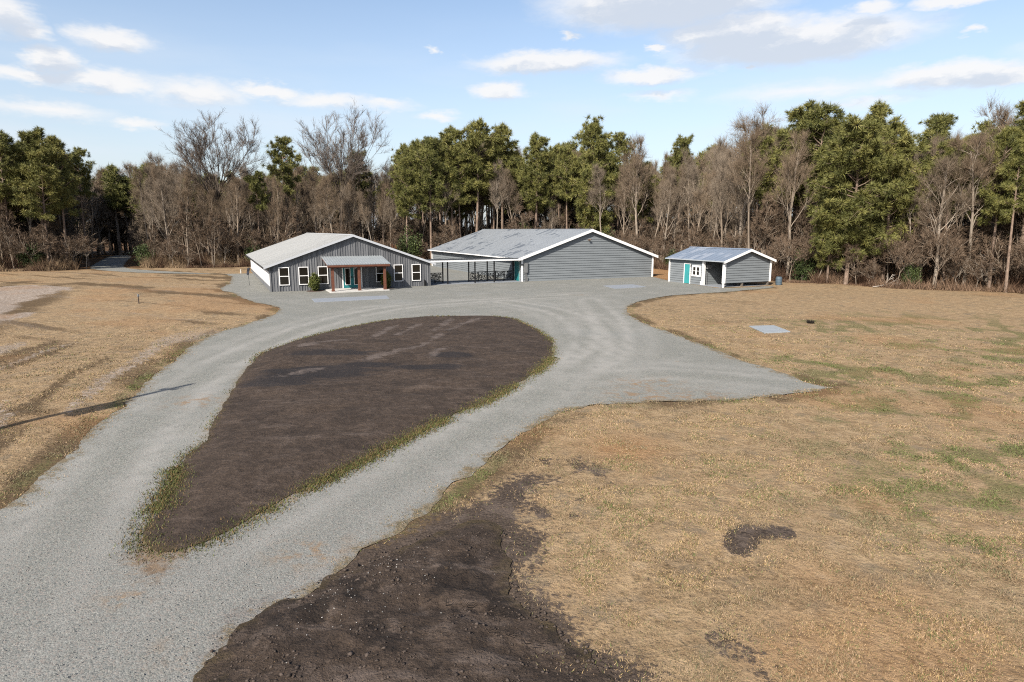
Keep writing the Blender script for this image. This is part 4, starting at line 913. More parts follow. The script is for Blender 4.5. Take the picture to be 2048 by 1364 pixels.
# a bird far off over the wood
d = ray(725, 211); d = d / d[1]; bp = np.array([0, 0, CAM_H]) + d * 300
bird = MB()
v = [(0, -.28, 0), (-.06, -.08, .03), (.06, -.08, .03), (0, -.05, -.05), (-.05, .2, .0), (.05, .2, 0), (0, .4, 0), (-.32, -.02, .16), (-.3, .13, .14), (-.72, .06, .08), (.32, -.02, .16), (.3, .13, .14), (.72, .06, .08), (-.1, .42, 0), (.1, .42, 0), (0, .1, .04)]
f = [(0, 3, 1), (0, 2, 3), (0, 1, 2), (1, 3, 4), (3, 2, 5), (3, 5, 4), (1, 4, 15), (2, 15, 5), (1, 15, 2), (4, 5, 15), (1, 7, 8, 4), (7, 9, 8), (2, 5, 11, 10), (10, 11, 12), (4, 13, 14, 5)]
bo = bird.add(v, f).build('bird', MT['black'], None); bo.location = bp; bo.rotation_euler = (0, .3, R(60)); tag(bo, 'single dark bird gliding in the pale sky above the wood', 'bird')

# ------------------------------------------------------------------ trees
MT['bark_bare'] = mat_bark("bare_bark", (0.23, 0.18, 0.135), (0.50, 0.415, 0.33), (0.40, 0.345, 0.285))
MT['twig'] = mat_bark("bare_twigs", (0.205, 0.150, 0.101), (0.36, 0.275, 0.195), (0.29, 0.24, 0.188))
MT['thicket_twig'] = mat_bark('thicket_twigs', (0.16, 0.115, 0.08), (0.285, 0.205, 0.145))
MT['oak_bark'] = mat_bark("dark_bark", (0.075, 0.058, 0.047), (0.19, 0.155, 0.125))
MT['oak_twig'] = mat_bark("dark_twigs", (0.16, 0.13, 0.11), (0.28, 0.235, 0.20))
MT['bark_pine'] = mat_bark("pine_bark", (0.22, 0.16, 0.12), (0.44, 0.335, 0.27))
MT['needle'] = mat_needles("pine_needles", (0.045, 0.052, 0.018), (0.115, 0.117, 0.035), (0.215, 0.196, 0.063))
MT['holly'] = mat_needles("broad_leaves", (0.018, 0.028, 0.010), (0.036, 0.052, 0.017), (0.066, 0.082, 0.026))

def frame(d):
    ref = np.array([0, 0, 1.0]) if abs(d[2]) < 0.85 else np.array([1.0, 0, 0])
    u = np.cross(d, ref); u /= np.linalg.norm(u); return u, np.cross(d, u)
class Acc:
    def __init__(s): s.V = []; s.F = []; s.n = 0; s.T = []
    def tube(s, pts, rad, sides):
        pts = np.asarray(pts); d = pts[-1] - pts[0]; d = d / (np.linalg.norm(d) + 1e-9); u, w = frame(d); k = len(pts)
        a = np.arange(sides) * 2 * math.pi / sides
        ring = np.cos(a)[:, None] * u + np.sin(a)[:, None] * w
        s.V.append((pts[:, None, :] + np.asarray(rad)[:, None, None] * ring[None]).reshape(-1, 3))
        i, j = np.meshgrid(np.arange(k - 1), np.arange(sides), indexing='ij'); j2 = (j + 1) % sides
        q = np.stack([i * sides + j, i * sides + j2, (i + 1) * sides + j2, (i + 1) * sides + j], -1).reshape(-1, 4) + s.n
        s.F.append(np.vstack([q[:, [0, 1, 2]], q[:, [0, 2, 3]]])); s.n += k * sides; s.T.append(np.zeros(k * sides))
    def tris(s, A, B, Cc, tint=None):
        n = len(A); s.V.append(np.stack([A, B, Cc], 1).reshape(-1, 3)); s.F.append(np.arange(3 * n).reshape(-1, 3) + s.n); s.n += 3 * n
        s.T.append(np.repeat(tint if tint is not None else np.zeros(n), 3))
    def mesh(s, name, mat, tint=False):
        return mesh_np(name, np.vstack(s.V), np.vstack(s.F), mat, dict(tint=np.concatenate(s.T)) if tint else None, link=False)
def unit(v): return v / (np.linalg.norm(v, axis=-1, keepdims=True) + 1e-9)
def twigs(acc, P, D, r, Lmin, Lmax, w, spread=0.9, up=0.25):
    n = len(P); d = unit(D + r.normal(0, spread, (n, 3)) * 0.6 + np.array([0, 0, up])); L = r.uniform(Lmin, Lmax, (n, 1))
    side = unit(np.cross(d, r.normal(0, 1, (n, 3)))); ww = w * r.uniform(.7, 1.3, (n, 1))
    acc.tris(P - side * ww, P + side * ww, P + d * L + r.normal(0, .06, (n, 3)) * L)
    # each twig carries a few shorter ones
    for q in (0.35, 0.6, 0.8):
        p2 = P + d * L * q; d2 = unit(d + r.normal(0, .7, (n, 3)) * 0.8 + np.array([0, 0, up * .7])); s2 = unit(np.cross(d2, r.normal(0, 1, (n, 3))))
        acc.tris(p2 - s2 * ww * .7, p2 + s2 * ww * .7, p2 + d2 * L * r.uniform(.35, .7, (n, 1)))
def bare_tree(seed, H=20.0, fork=0.4, nl=13, limb=0.36, ang=(30, 62), r0=0.26, leader=True, tw=11, droop=0.0, tww=0.017, tl=1.0, tu=.18, wob=.13):
    r = np.random.default_rng(seed); wood = Acc(); cr = Acc(); tp = []; td = []
    def grow(p, d, L, rad, lev, nseg, trop):
        pts = [np.array(p, float)]; d = np.array(d, float)
        for i in range(nseg):
            d = unit(d + r.normal(0, wob if lev else .045, 3) + np.array([0, 0, trop])); pts.append(pts[-1] + d * L / nseg)
        pts = np.array(pts); t = np.linspace(0, 1, nseg + 1); rr = rad * (1 - (.55 if lev == 0 else .78) * t)
        (wood if lev < 3 else cr).tube(pts, np.maximum(rr, .012 if lev == 3 else .021), (8, 5, 4, 3)[lev]); return pts, rr
    def at_t(pts, t):
        f = t * (len(pts) - 1); i = min(int(f), len(pts) - 2); return pts[i] + (pts[i + 1] - pts[i]) * (f - i), unit(pts[i + 1] - pts[i])
    def off(d, a, az):
        u, w = frame(d); return unit(d * math.cos(a) + (u * math.cos(az) + w * math.sin(az)) * math.sin(a))
    trunk, tr = grow((0, 0, -.3), (0, 0, 1), H * (.86 if leader else fork + .06), r0 * H / 20, 0, 9, 0.02)
    az = r.uniform(0, 6.28)
    for i in range(nl):
        t = (fork + (1 - fork) * (i + r.uniform(0, .6)) / nl) / (1.0 if leader else fork + .06) if leader else 1.0 - .22 * r.uniform() 
        t = min(t, .99); p, d = at_t(trunk, t); az += 2.4 + r.normal(0, .4); a = R(r.uniform(*ang)) * (1.0 if not leader else 1.1 - .45 * t)
        L = H * limb * r.uniform(.75, 1.15) * ((1.15 - .75 * max(0, (t - fork)) / (1 - fork)) if leader else 1.0)
        rl = np.interp(t, np.linspace(0, 1, len(tr)), tr) * (.5 if leader else .55)
        lp, lr = grow(p, off(d, a, az), L, rl, 1, 6, .07 - droop)
        for j in range(6):
            t2 = r.uniform(.25, 1.0); p2, d2 = at_t(lp, t2); L2 = L * r.uniform(.35, .6) * (1.2 - .5 * t2)
            bp_, br = grow(p2, off(d2, R(r.uniform(22, 55)), r.uniform(0, 6.28)), L2, np.interp(t2, np.linspace(0, 1, 7), lr) * .6, 2, 4, .09 - droop)
            for q in range(4):
                t3 = r.uniform(.3, 1.0); p3, d3 = at_t(bp_, t3); L3 = L2 * r.uniform(.35, .65)
                cp, _ = grow(p3, off(d3, R(r.uniform(20, 50)), r.uniform(0, 6.28)), L3, np.interp(t3, np.linspace(0, 1, 5), br) * .6, 3, 3, .08 - droop)
                for z_ in range(tw):
                    a_, b_ = at_t(cp, r.uniform(.15, 1)); tp.append(a_); td.append(b_)
            for z_ in range(tw):
                a_, b_ = at_t(bp_, r.uniform(.4, 1)); tp.append(a_); td.append(b_)
    s_ = H / 20
    twigs(cr, np.array(tp), np.array(td), r, .45 * s_ * tl, 1.15 * s_ * tl, tww, .8, tu - droop * 2)
    return wood, cr
def pine(seed, H=22.0, base=0.5, R_=3.4, nb=34, r0=0.25, clump=0.66, per=62, top=0.95):
    r = np.random.default_rng(seed); wood = Acc(); cr = Acc()
    sway = r.normal(0, .25, 2); z = np.linspace(-.3, H * top, 12); t = z / H
    tr = np.stack([sway[0] * np.sin(t * 3), sway[1] * np.sin(t * 2.3), z], 1); rad = np.maximum(r0 * H / 22 * (1.05 - t) ** .8, .03); wood.tube(tr, rad, 8)
    cen = []; cd_ = []
    for i in range(nb):
        h = base + (top - base) * ((i + r.uniform(0, .9)) / nb); k = (h - base) / (1 - base)
        prof = (math.sin(math.pi * (0.16 + .80 * k)) ** .7) * r.uniform(.62, 1.12)
        L = R_ * prof; a = i * 2.4 + r.normal(0, .5); el_ = R(5 + 42 * k + r.normal(0, 9))
        p = np.array([np.interp(h * H, z, tr[:, 0]), np.interp(h * H, z, tr[:, 1]), h * H]); d = np.array([math.cos(a) * math.cos(el_), math.sin(a) * math.cos(el_), math.sin(el_)])
        q = [p]
        for s_ in range(4): d = unit(d + r.normal(0, .1, 3) + np.array([0, 0, .07])); q.append(q[-1] + d * L / 4)
        q = np.array(q); wood.tube(q, .07 * (1 - np.linspace(0, .8, 5)) * (.5 + L / R_), 4)
        m = max(4, int(5.0 + 3.5 * L))
        for s_ in range(m):
            f = r.uniform(.38, 1.0); ii = min(int(f * 4), 3); b_ = q[ii] + (q[ii + 1] - q[ii]) * (f * 4 - ii)
            o_ = b_ + r.normal(0, 1, 3) * np.array([.5, .5, .28]) * (.25 + .22 * L); cen.append(o_); cd_.append(unit(o_ - p + np.array([0, 0, .5])))
            wood.tube(np.array([b_, o_]), np.array([.02, .012]), 3)
    for s_ in range(9): cen.append(tr[-1] + r.normal(0, .5, 3) + np.array([0, 0, .1])); cd_.append(np.array([0, 0, 1.0]))
    cen = np.array(cen); cd_ = np.array(cd_); n = len(cen)
    cs = clump * r.uniform(.65, 1.25, n); hue = np.clip(r.normal(.5, .2, n), 0, 1)
    d = unit(r.normal(0, 1, (n, per, 3)) + cd_[:, None, :] * .75); L = cs[:, None, None] * r.uniform(.55, 1.1, (n, per, 1))
    st = cen[:, None, :] + d * L * r.uniform(.0, .35, (n, per, 1)); s2 = unit(np.cross(d, r.normal(0, 1, (n, per, 3)))) * (.030 * r.uniform(.7, 1.4, (n, per, 1)))
    tint = np.clip(hue[:, None] + r.normal(0, .13, (n, per)), 0, 1)
    cr.tris((st - s2).reshape(-1, 3), (st + s2).reshape(-1, 3), (st + d * L).reshape(-1, 3), tint.ravel())
    return wood, cr
def bush(seed, h, rad, n, leaf=.07, top=True):
    r = np.random.default_rng(seed); cr = Acc(); wood = Acc()
    for i in range(7):
        a = r.uniform(0, 6.28); e = np.array([math.cos(a) * rad * .5, math.sin(a) * rad * .5, h * r.uniform(.6, .85)]); wood.tube(np.array([[0, 0, -.05], e * [.4, .4, .5], e]), np.array([.03, .022, .01]) * max(1, h / 2), 4)
    k = max(12, n // 40); u = unit(r.normal(0, 1, (k, 3))); c = u * r.uniform(.25, 1, (k, 1)) ** .5 * np.array([rad, rad, h * .5]) * r.uniform(.75, 1.1, (k, 1)) + np.array([0, 0, h * .52])
    ci = r.integers(0, k, n); p = c[ci] + r.normal(0, 1, (n, 3)) * rad * .22; p[:, 2] = np.maximum(p[:, 2], .04)
    d = unit(r.normal(0, 1, (n, 3)) + np.array([0, 0, .4])); s2 = unit(np.cross(d, r.normal(0, 1, (n, 3)))) * leaf * .45
    hue = np.clip(.5 + r.normal(0, .22, k)[ci] + r.normal(0, .12, n), 0, 1)
    cr.tris(p - s2, p + s2, p + d * leaf * r.uniform(1, 1.7, (n, 1)), hue); return wood, cr

LIB = {}
def lib(kind, i, wood, cr, wm, cm, h):
    LIB.setdefault(kind, []).append((wood.mesh('trunk', wm), cr.mesh('crown', cm, True), h))
for i in range(6):
    w_, c_ = bare_tree(100 + i, 20, (.28, .36, .42, .34, .48, .3)[i], (15, 13, 12, 14, 11, 15)[i], (.27, .24, .22, .30, .21, .24)[i], ((22, 46), (18, 38), (24, 50), (28, 54), (15, 34), (20, 42))[i], (.27, .23, .21, .28, .2, .24)[i], tw=7, tww=.0135, tl=1.2, tu=.42)
    lib('bare', i, w_, c_, MT['bark_bare'], MT['twig'], 20)
w_, c_ = bare_tree(231, 20, .45, 11, .40, (8, 46), .36, False, tw=16, tww=.016, wob=.085, tu=.3); lib('oak', 0, w_, c_, MT['oak_bark'], MT['oak_twig'], 20)
w_, c_ = bare_tree(200, 20, .42, 12, .40, (8, 50), .34, False, tw=16, tww=.016, wob=.085, tu=.3); lib('oak', 1, w_, c_, MT['oak_bark'], MT['oak_twig'], 20)
for i in range(4):
    w_, c_ = bare_tree(300 + i, 8, .22, 9, .34, (25, 60), .17, i % 2 == 0, tw=7, droop=.02 * i, tww=.016)
    lib('sapling', i, w_, c_, MT['bark_bare'], MT['thicket_twig'], 8)
for i in range(6):
    w_, c_ = pine(400 + i, 22, (.5, .45, .56, .42, .52, .6)[i], (3.5, 3.9, 3.2, 3.7, 3.0, 3.4)[i], (36, 42, 30, 44, 32, 26)[i]); lib('pine', i, w_, c_, MT['bark_pine'], MT['needle'], 22)
for i in range(3):
    w_, c_ = pine(450 + i, 20, (.17, .22, .13)[i], (4.3, 3.9, 3.6)[i], (66, 58, 54)[i], clump=.66, per=60); lib('lowpine', i, w_, c_, MT['bark_pine'], MT['needle'], 20)
for i in range(3):
    w_, c_ = bush(500 + i, 4.0, 1.5, 2600, .16); lib('holly', i, w_, c_, MT['bark_bare'], MT['holly'], 4)

def put(kind, i, x, y, h, name, label, cat, group=None, wide=1.0, rz=None, lean=(0, 0)):
    tm, cm, h0 = LIB[kind][i % len(LIB[kind])]; k = h / h0
    e = empty(name, (x, y, 0)); e.scale = (k * wide, k * wide, k); e.rotation_euler = (lean[0], lean[1], random.uniform(0, 6.28) if rz is None else rz)
    for nm, me in (('trunk', tm), ('crown', cm)):
        o = bpy.data.objects.new(nm, me); C.objects.link(o); o.parent = e
    return tag(e, label, cat, group)
def edge_at(px, extra=0.0, at_y=470):
    d = ray(px, at_y); d = d[:2] / np.linalg.norm(d[:2]); best = None
    for a, b_ in zip(WOOD[:-1], WOOD[1:]):
        e = b_ - a; den = d[0] * (-e[1]) + e[0] * d[1]
        if abs(den) < 1e-9: continue
        s_ = (a[0] * (-e[1]) + e[0] * a[1]) / den; t_ = (d[0] * a[1] - d[1] * a[0]) / den
        if s_ > 0 and -1e-6 <= t_ <= 1 + 1e-6 and (best is None or s_ < best): best = s_
    p = d * (best + extra); return p[0], p[1]
def top_h(px, ytop, x, y):
    d = ray(px, ytop); return CAM_H + d[2] * math.hypot(x, y) / math.hypot(d[0], d[1])

# trees one can point at: px, top, depth into the wood, kind, variant, width, name, label
BT, PT = 'bare_tree', 'pine_tree'
HERO = [
 (438, 232, 4, 'oak', 0, 1.0, BT, 'huge bare spreading tree left of the hall roof, higher than all round it'),
 (683, 230, 6, 'oak', 1, 1.0, BT, 'huge bare wide crowned tree above the ridge of the hall'),
 (574, 268, 7, 'pine', 2, .92, PT, 'lone tall pine between the two huge bare trees behind the hall'),
 (720, 296, 14, 'pine', 4, 1.0, PT, 'round topped pine showing behind the twigs of the huge bare tree'),
 (20, 262, 3, 'pine', 0, 1.05, PT, 'tall pine with pale trunk at the left end of the wood'),
 (88, 256, 5, 'pine', 1, 1.05, PT, 'broad dark pine second from the left end of the wood'),
 (128, 268, 2, 'pine', 3, .9, PT, 'pine with long bare pale trunk left of the woodland lane'),
 (170, 292, 8, 'pine', 5, .9, PT, 'lower dark pine beside the mouth of the woodland lane'),
 (140, 430, .5, 'sapling', 1, 1.0, 'young_tree', 'pale thin leaning bare young tree before the dark pines'),
 (165, 420, 1.0, 'sapling', 3, 1.1, 'young_tree', 'pale forked young tree nearest the woodland lane'),
 (862, 268, 2, 'pine', 3, 1.0, PT, 'pine at the left shoulder of the group behind the barn'),
 (905, 250, 5, 'pine', 1, 1.05, PT, 'tall pine rising over the far left corner of the barn roof'),
 (950, 238, 4, 'pine', 0, 1.1, PT, 'highest round topped pine of the group behind the barn'),
 (1005, 243, 6, 'pine', 4, 1.1, PT, 'pine with lacy top right of the highest one behind the barn'),
 (1072, 265, 3, 'pine', 1, 1.0, PT, 'full pine with straight pinkish trunk above the middle of the barn ridge'),
 (1110, 285, 8, 'pine', 2, .9, PT, 'thin topped pine at the right edge of the group behind the barn'),
 (1186, 234, 2, 'lowpine', 1, .95, PT, 'tall pine with stacked foliage down to the barn roof near its front peak'),
 (1232, 262, 9, 'pine', 5, .9, PT, 'dark pine partly hidden by bare twigs right of the barn peak'),
 (1352, 266, 16, 'pine', 4, .9, PT, 'small round pine top far back between barn and shed'),
 (1275, 262, 3, 'bare', 1, 1.0, BT, 'bare tree with pale upright stems above the right slope of the barn roof'),
 (1482, 216, 5, 'bare', 0, 1.05, BT, 'tallest bare tree behind the shed with fine dark top twigs'),
 (1500, 240, 1, 'bare', 4, .8, BT, 'slim pale trunked bare tree just behind the shed ridge'),
 (1580, 250, 2, 'bare', 1, .9, BT, 'tall straight pale trunk with bare crown right of the shed'),
 (1590, 205, 10, 'pine', 1, 1.1, PT, 'dark pine top left in the high pine mass right of the shed'),
 (1640, 203, 8, 'pine', 0, 1.1, PT, 'pine in the crest of the high mass right of the shed'),
 (1700, 232, 0, 'lowpine', 0, 1.2, PT, 'great full pine with foliage almost to the ground right of the shed'),
 (1722, 200, 9, 'pine', 4, 1.0, PT, 'tallest pine spire above the great full pine'),
 (1775, 238, 4, 'lowpine', 1, 1.0, PT, 'pine leaning its boughs over the bare thicket right of the great one'),
 (1662, 300, .5, 'lowpine', 2, .85, PT, 'lower yellow green pine in front of the great full pine'),
 (1855, 222, 12, 'pine', 3, 1.0, PT, 'round dark pine top standing alone above the bare thicket at right'),
 (1880, 300, 1.5, 'bare', 3, 1.0, BT, 'crooked pale bare tree in the thicket at right'),
 (1940, 250, 3, 'bare', 2, 1.0, BT, 'bare tree with long straight stems near the right end of the wood'),
 (1985, 190, 7, 'bare', 5, 1.1, BT, 'highest bare tree near the right end of the wood'),
 (1992, 250, 2, 'pine', 3, .9, PT, 'pine with mid height boughs near the right end of the wood'),
 (2046, 190, 4, 'pine', 1, 1.05, PT, 'tall pine cut by the right end of the view'),
]
taken = []
for (px, yt, ex, kind, vi, wide, nm, lab) in HERO:
    x_, y_ = edge_at(px, ex); h = top_h(px, yt, x_, y_) / (1.0)
    put(kind, vi, x_, y_, h * (1.0 if 'pine' not in kind else .965), nm, lab, 'tree' if nm != 'young_tree' else 'young tree', None, wide, lean=(random.gauss(0, .02), random.gauss(0, .02))); taken.append((x_, y_))
SKY_PX = [-400, 0, 140, 200, 260, 360, 500, 620, 750, 820, 845, 900, 1000, 1060, 1120, 1142, 1160, 1220, 1300, 1400, 1480, 1540, 1600, 1760, 1800, 1860, 1900, 2048, 2500]
SKY_Y = [280, 275, 285, 322, 308, 302, 328, 322, 322, 318, 292, 268, 262, 275, 292, 318, 268, 274, 290, 284, 268, 242, 226, 230, 256, 262, 250, 226, 200]
PF_PX = [-400, 0, 190, 260, 360, 520, 620, 640, 820, 840, 1130, 1150, 1240, 1290, 1530, 1560, 1790, 1850, 1960, 2048, 2500]
PF = [.6, .8, .7, .28, .12, .12, .15, .08, .10, .52, .52, .6, .3, .04, .04, .55, .6, .10, .22, .45, .5]
def zone(px): return 'at the left end of the wood' if px < 420 else 'in the wood behind the hall' if px < 830 else 'in the wood behind the barn' if px < 1290 else 'in the wood behind the shed' if px < 1600 else 'at the right end of the wood'
rr = random.Random(11); cnt = dict(p=0, b=0, s=0)
for row, ex in enumerate((2.0, 6.0, 11.0, 16.0, 22.0, 29.0)):
    px = -430.0
    while px < 2340:
        x_, y_ = edge_at(px, ex + rr.uniform(-2.2, 2.6)); dist = math.hypot(x_, y_)
        px += (rr.uniform(2.6, 4.6) if row < 3 else rr.uniform(3.4, 6.0)) * FOC / dist
        if sdist(np.array([[x_, y_]]), LANEPOLY)[0] < 1.8: continue
        if 176 < px - 12 < 262 and math.hypot(x_, y_) < 99: continue
        if min((x_ - a) ** 2 + (y_ - b_) ** 2 for a, b_ in taken) < 3.2: continue
        pj = min(max(px, -300), 2300); yt = np.interp(pj, SKY_PX, SKY_Y) + rr.uniform(-2, 46) + (14 if row < 2 else 0)
        h = min(24, max(8, top_h(px, yt, x_, y_)))
        if rr.random() < np.interp(pj, PF_PX, PF) * (1.4 if row > 3 and not 1240 < pj < 1540 else .45 if 185 < pj < 825 else 1):
            k = 'lowpine' if rr.random() < .12 else 'pine'
            put(k, rr.randrange(6), x_, y_, h * .96, PT, 'pine tree ' + zone(px), 'tree', 'pine trees ' + zone(px), rr.uniform(.85, 1.05), lean=(rr.gauss(0, .03), rr.gauss(0, .03))); cnt['p'] += 1
        else:
            if cnt['b'] > 270: continue
            put('bare', rr.randrange(6), x_, y_, h, BT, 'bare leafless tree ' + zone(px), 'tree', 'bare trees ' + zone(px), rr.uniform(.55, .9), lean=(rr.gauss(0, .05), rr.gauss(0, .05))); cnt['b'] += 1
        taken.append((x_, y_))
for row, ex in enumerate((.4, 3.2, 7.5)):
    px = -200.0
    while px < 2260:
        x_, y_ = edge_at(px, ex + rr.uniform(-.8, 2.0)); dist = math.hypot(x_, y_); px += rr.uniform(1.7, 3.6) * FOC / dist
        if sdist(np.array([[x_, y_]]), LANEPOLY)[0] < 1.2 or 172 < px - 6 < 266: continue
        put('sapling', rr.randrange(4), x_, y_, rr.uniform(3.5, 10.5), 'young_tree', 'thin bare young tree ' + zone(px), 'young tree', 'young trees ' + zone(px), rr.uniform(.7, 1.15), lean=(rr.gauss(0, .12), rr.gauss(0, .12))); cnt['s'] += 1
print('TREES', cnt)
# evergreen shrubs in the understorey
for (px, ex, h, lab) in ((1058, 1.0, 6.0, 'bright green holly bush showing above the middle of the barn ridge'), (972, 1.5, 4.8, 'rounded dark green bush above the far left of the barn ridge'), (505, 1.0, 3.6, 'green leafy bush just above the far corner of the hall roof'),
   (285, 2.0, 3.4, 'green leafy bush right of the woodland lane'), (820, 2, 5.5, 'green bush among bare stems between hall and barn roofs'), (1345, 1.0, 2.6, 'dark green bush in the gap behind barn and shed'), (1832, .5, 2.2, 'low green bush under the bare thicket at right'), (1612, 1.5, 3.6, 'dark green bush under the trees right of the shed'),
   (60, 1.5, 3.5, 'dark leafy bush beneath the pines at the far left'), (1215, 1.0, 5.0, 'green bush against the right slope of the barn roof')):
    x_, y_ = edge_at(px, ex); put('holly', rr.randrange(3), x_, y_, h, 'evergreen_bush', lab, 'bush', None, rr.uniform(.8, 1.1))

w_, c_ = bush(610, 3.2, .8, 900, .12); lib('redbush', 0, w_, c_, MT['bark_bare'], mat_needles("orange_leaves", (0.12, 0.035, 0.015), (0.30, 0.075, 0.03), (0.42, 0.15, 0.06)), 3.2)
x_, y_ = edge_at(786, .3); put('redbush', 0, x_, y_, 3.1, 'red_leaved_bush', 'small orange red bush at the wood edge above the right slope of the hall roof', 'bush')
# the two planted shrubs at the porch
w_, c_ = bush(601, 1.5, .40, 5200, .085); lib('shrub', 0, w_, c_, MT['bark_bare'], mat_needles("shrub_leaves", (0.026, 0.034, 0.009), (0.066, 0.078, 0.018), (0.135, 0.138, 0.036)), 1.62)
for (x_, y_, lab) in ((3.7, -.75, 'rounded olive green shrub in sunlight left of the porch'), (10.25, -.85, 'rounded shrub in the shade right of the porch')):
    p = HF.w(x_, y_); put('shrub', 0, p[0], p[1], 1.62, 'porch_shrub', lab, 'shrub', None, 1.0, 1.0 + x_)
    MBp = MB().tube([(p[0], p[1], -.02), (p[0], p[1], .02)], .75, 20); ob = MBp.build('mulch_ring', paint("mulch", (.075, .04, .028), .95, .3, 8)); tag(ob, 'dark mulch circle under the ' + ('sunlit shrub left' if x_ < 5 else 'shaded shrub right') + ' of the porch', 'mulch')

# fallen pale branch at the foot of the wood
x_, y_ = edge_at(1752, -1.0, 565); bw = bare_tree(77, 3.2, .3, 4, .5, (20, 50), .35, True, tw=2)
me = bw[0].mesh('fallen_branch', paint("weathered_branch", (.42, .37, .32), .9, .15, 6)); fb = bpy.data.objects.new('fallen_branch', me); C.objects.link(fb); fb.location = (x_, y_, .12); fb.rotation_euler = (0, R(86), R(10)); tag(fb, 'pale fallen branch lying at the foot of the great full pine', 'branch')

# ------------------------------------------------------------------ woods farther back, brush and ground cover (what nobody could count)
def merged(name, items, mat_idx, seed, keep, grow, mat):
    r = np.random.default_rng(seed); Vs = []; Fs = []; Ts = []; n = 0
    cache = {}
    for (kind, vi, x, y, h) in items:
        me = LIB[kind][vi % len(LIB[kind])][mat_idx]; h0 = LIB[kind][0][2]
        if me.name not in cache:
            v = np.empty(len(me.vertices) * 3, np.float32); me.vertices.foreach_get('co', v); lt = np.empty(len(me.polygons) * 3, np.int32); me.polygons.foreach_get('vertices', lt)
            tt = np.zeros(len(me.vertices), np.float32)
            if 'tint' in me.attributes: me.attributes['tint'].data.foreach_get('value', tt)
            cache[me.name] = (v.reshape(-1, 3), lt.reshape(-1, 3), tt)
        v, f, tt = cache[me.name]
        if mat_idx == 1:
            f = f[r.random(len(f)) < keep]; c = v[f].mean(1, keepdims=True); vv = c + (v[f] - c) * grow; tv = tt[f].reshape(-1); vv = vv.reshape(-1, 3); f = np.arange(len(vv)).reshape(-1, 3)
        else: vv = v; tv = tt
        a = r.uniform(0, 6.28); k = h / h0; ca, sa_ = math.cos(a), math.sin(a)
        w = np.stack([(vv[:, 0] * ca - vv[:, 1] * sa_) * k + x, (vv[:, 0] * sa_ + vv[:, 1] * ca) * k + y, vv[:, 2] * k], 1)
        Vs.append(w); Fs.append(f + n); Ts.append(tv); n += len(w)
    return mesh_np(name, np.vstack(Vs), np.vstack(Fs), mat, dict(tint=np.concatenate(Ts)))
far_b = []; far_p = []
for ex in (40, 50, 62, 76):
    px = -300.0
    while px < 2350:
        x_, y_ = edge_at(px, ex + rr.uniform(-4, 4)); dist = math.hypot(x_, y_); px += rr.uniform(3.4, 6.5) * FOC / dist
        if sdist(np.array([[x_, y_]]), LANEPOLY)[0] < 2 and ex < 55: continue
        yt = np.interp(min(max(px, -300), 2300), SKY_PX, SKY_Y) + rr.uniform(10, 60); h = min(25, max(9, top_h(px, yt, x_, y_)))
        (far_p if rr.random() < .4 else far_b).append(('pine' if False else None, rr.randrange(6), x_, y_, h))
for q in range(70):
    px = rr.uniform(120, 320); x_, y_ = edge_at(px, rr.uniform(30, 85))
    if sdist(np.array([[x_, y_]]), LANEPOLY)[0] > 1.2: (far_p if q % 2 else far_b).append((None, rr.randrange(6), x_, y_, rr.uniform(14, 19)))
far_p = [('pine',) + t[1:] for t in far_p]; far_b = [('bare',) + t[1:] for t in far_b]
woods = empty('distant_woods', (0, 60, 0)); tag(woods, 'dense grey brown wood closing the view behind the nearer trees', 'wood', None, 'stuff')
far_s = []
for ex in (26, 36, 46, 58, 70):
    px = -300.0
    while px < 2350:
        x_, y_ = edge_at(px, ex + rr.uniform(-5, 5)); px += rr.uniform(2.2, 4.2) * FOC / math.hypot(x_, y_)
        if sdist(np.array([[x_, y_]]), LANEPOLY)[0] < 2: continue
        far_s.append(('sapling', rr.randrange(4), x_, y_, rr.uniform(7.5, 14)))
for q in range(110):
    px = rr.uniform(120, 320); x_, y_ = edge_at(px, rr.uniform(12, 80))
    if sdist(np.array([[x_, y_]]), LANEPOLY)[0] > 1.5: far_s.append(('sapling', rr.randrange(4), x_, y_, rr.uniform(6, 12)))
for nm, it, mi, kp, gw, mt in (('thicket_mass', far_s, 1, .55, 1.9, MT['twig']), ('twig_mass', far_b, 1, .34, 1.7, MT['twig']), ('needle_mass', far_p, 1, .34, 1.75, MT['needle'])):
    o = merged(nm, it, mi, 5, kp, gw, mt); o.location = (0, -60, 0); o.parent = woods; o['kind'] = 'stuff'
o = merged('trunk_mass', far_b + far_p, 0, 5, 1, 1, MT['bark_bare']); o.location = (0, -60, 0); o.parent = woods; o['kind'] = 'stuff'

def blades(name, X, Y, Z, Hh, Wd, col, lean, mat, label=None, cat=None, r=RNG):
    n = len(X); a = r.uniform(0, 6.283, n); la = r.uniform(0, 6.283, n); l = lean * Hh * r.uniform(.2, 1, n)
    Vv = np.empty((n, 3, 3), np.float32)
    Vv[:, 0, 0] = X - Wd * np.cos(a); Vv[:, 0, 1] = Y - Wd * np.sin(a); Vv[:, 0, 2] = Z - .01
    Vv[:, 1, 0] = X + Wd * np.cos(a); Vv[:, 1, 1] = Y + Wd * np.sin(a); Vv[:, 1, 2] = Z - .01
    Vv[:, 2, 0] = X + l * np.cos(la); Vv[:, 2, 1] = Y + l * np.sin(la); Vv[:, 2, 2] = Z + Hh
    cc = np.repeat(np.column_stack([col, np.ones(n)]), 3, 0)
    o = mesh_np(name, Vv.reshape(-1, 3), np.arange(3 * n, dtype=np.int32).reshape(-1, 3), mat, dict(tint=cc))
    return tag(o, label, cat, None, 'stuff')
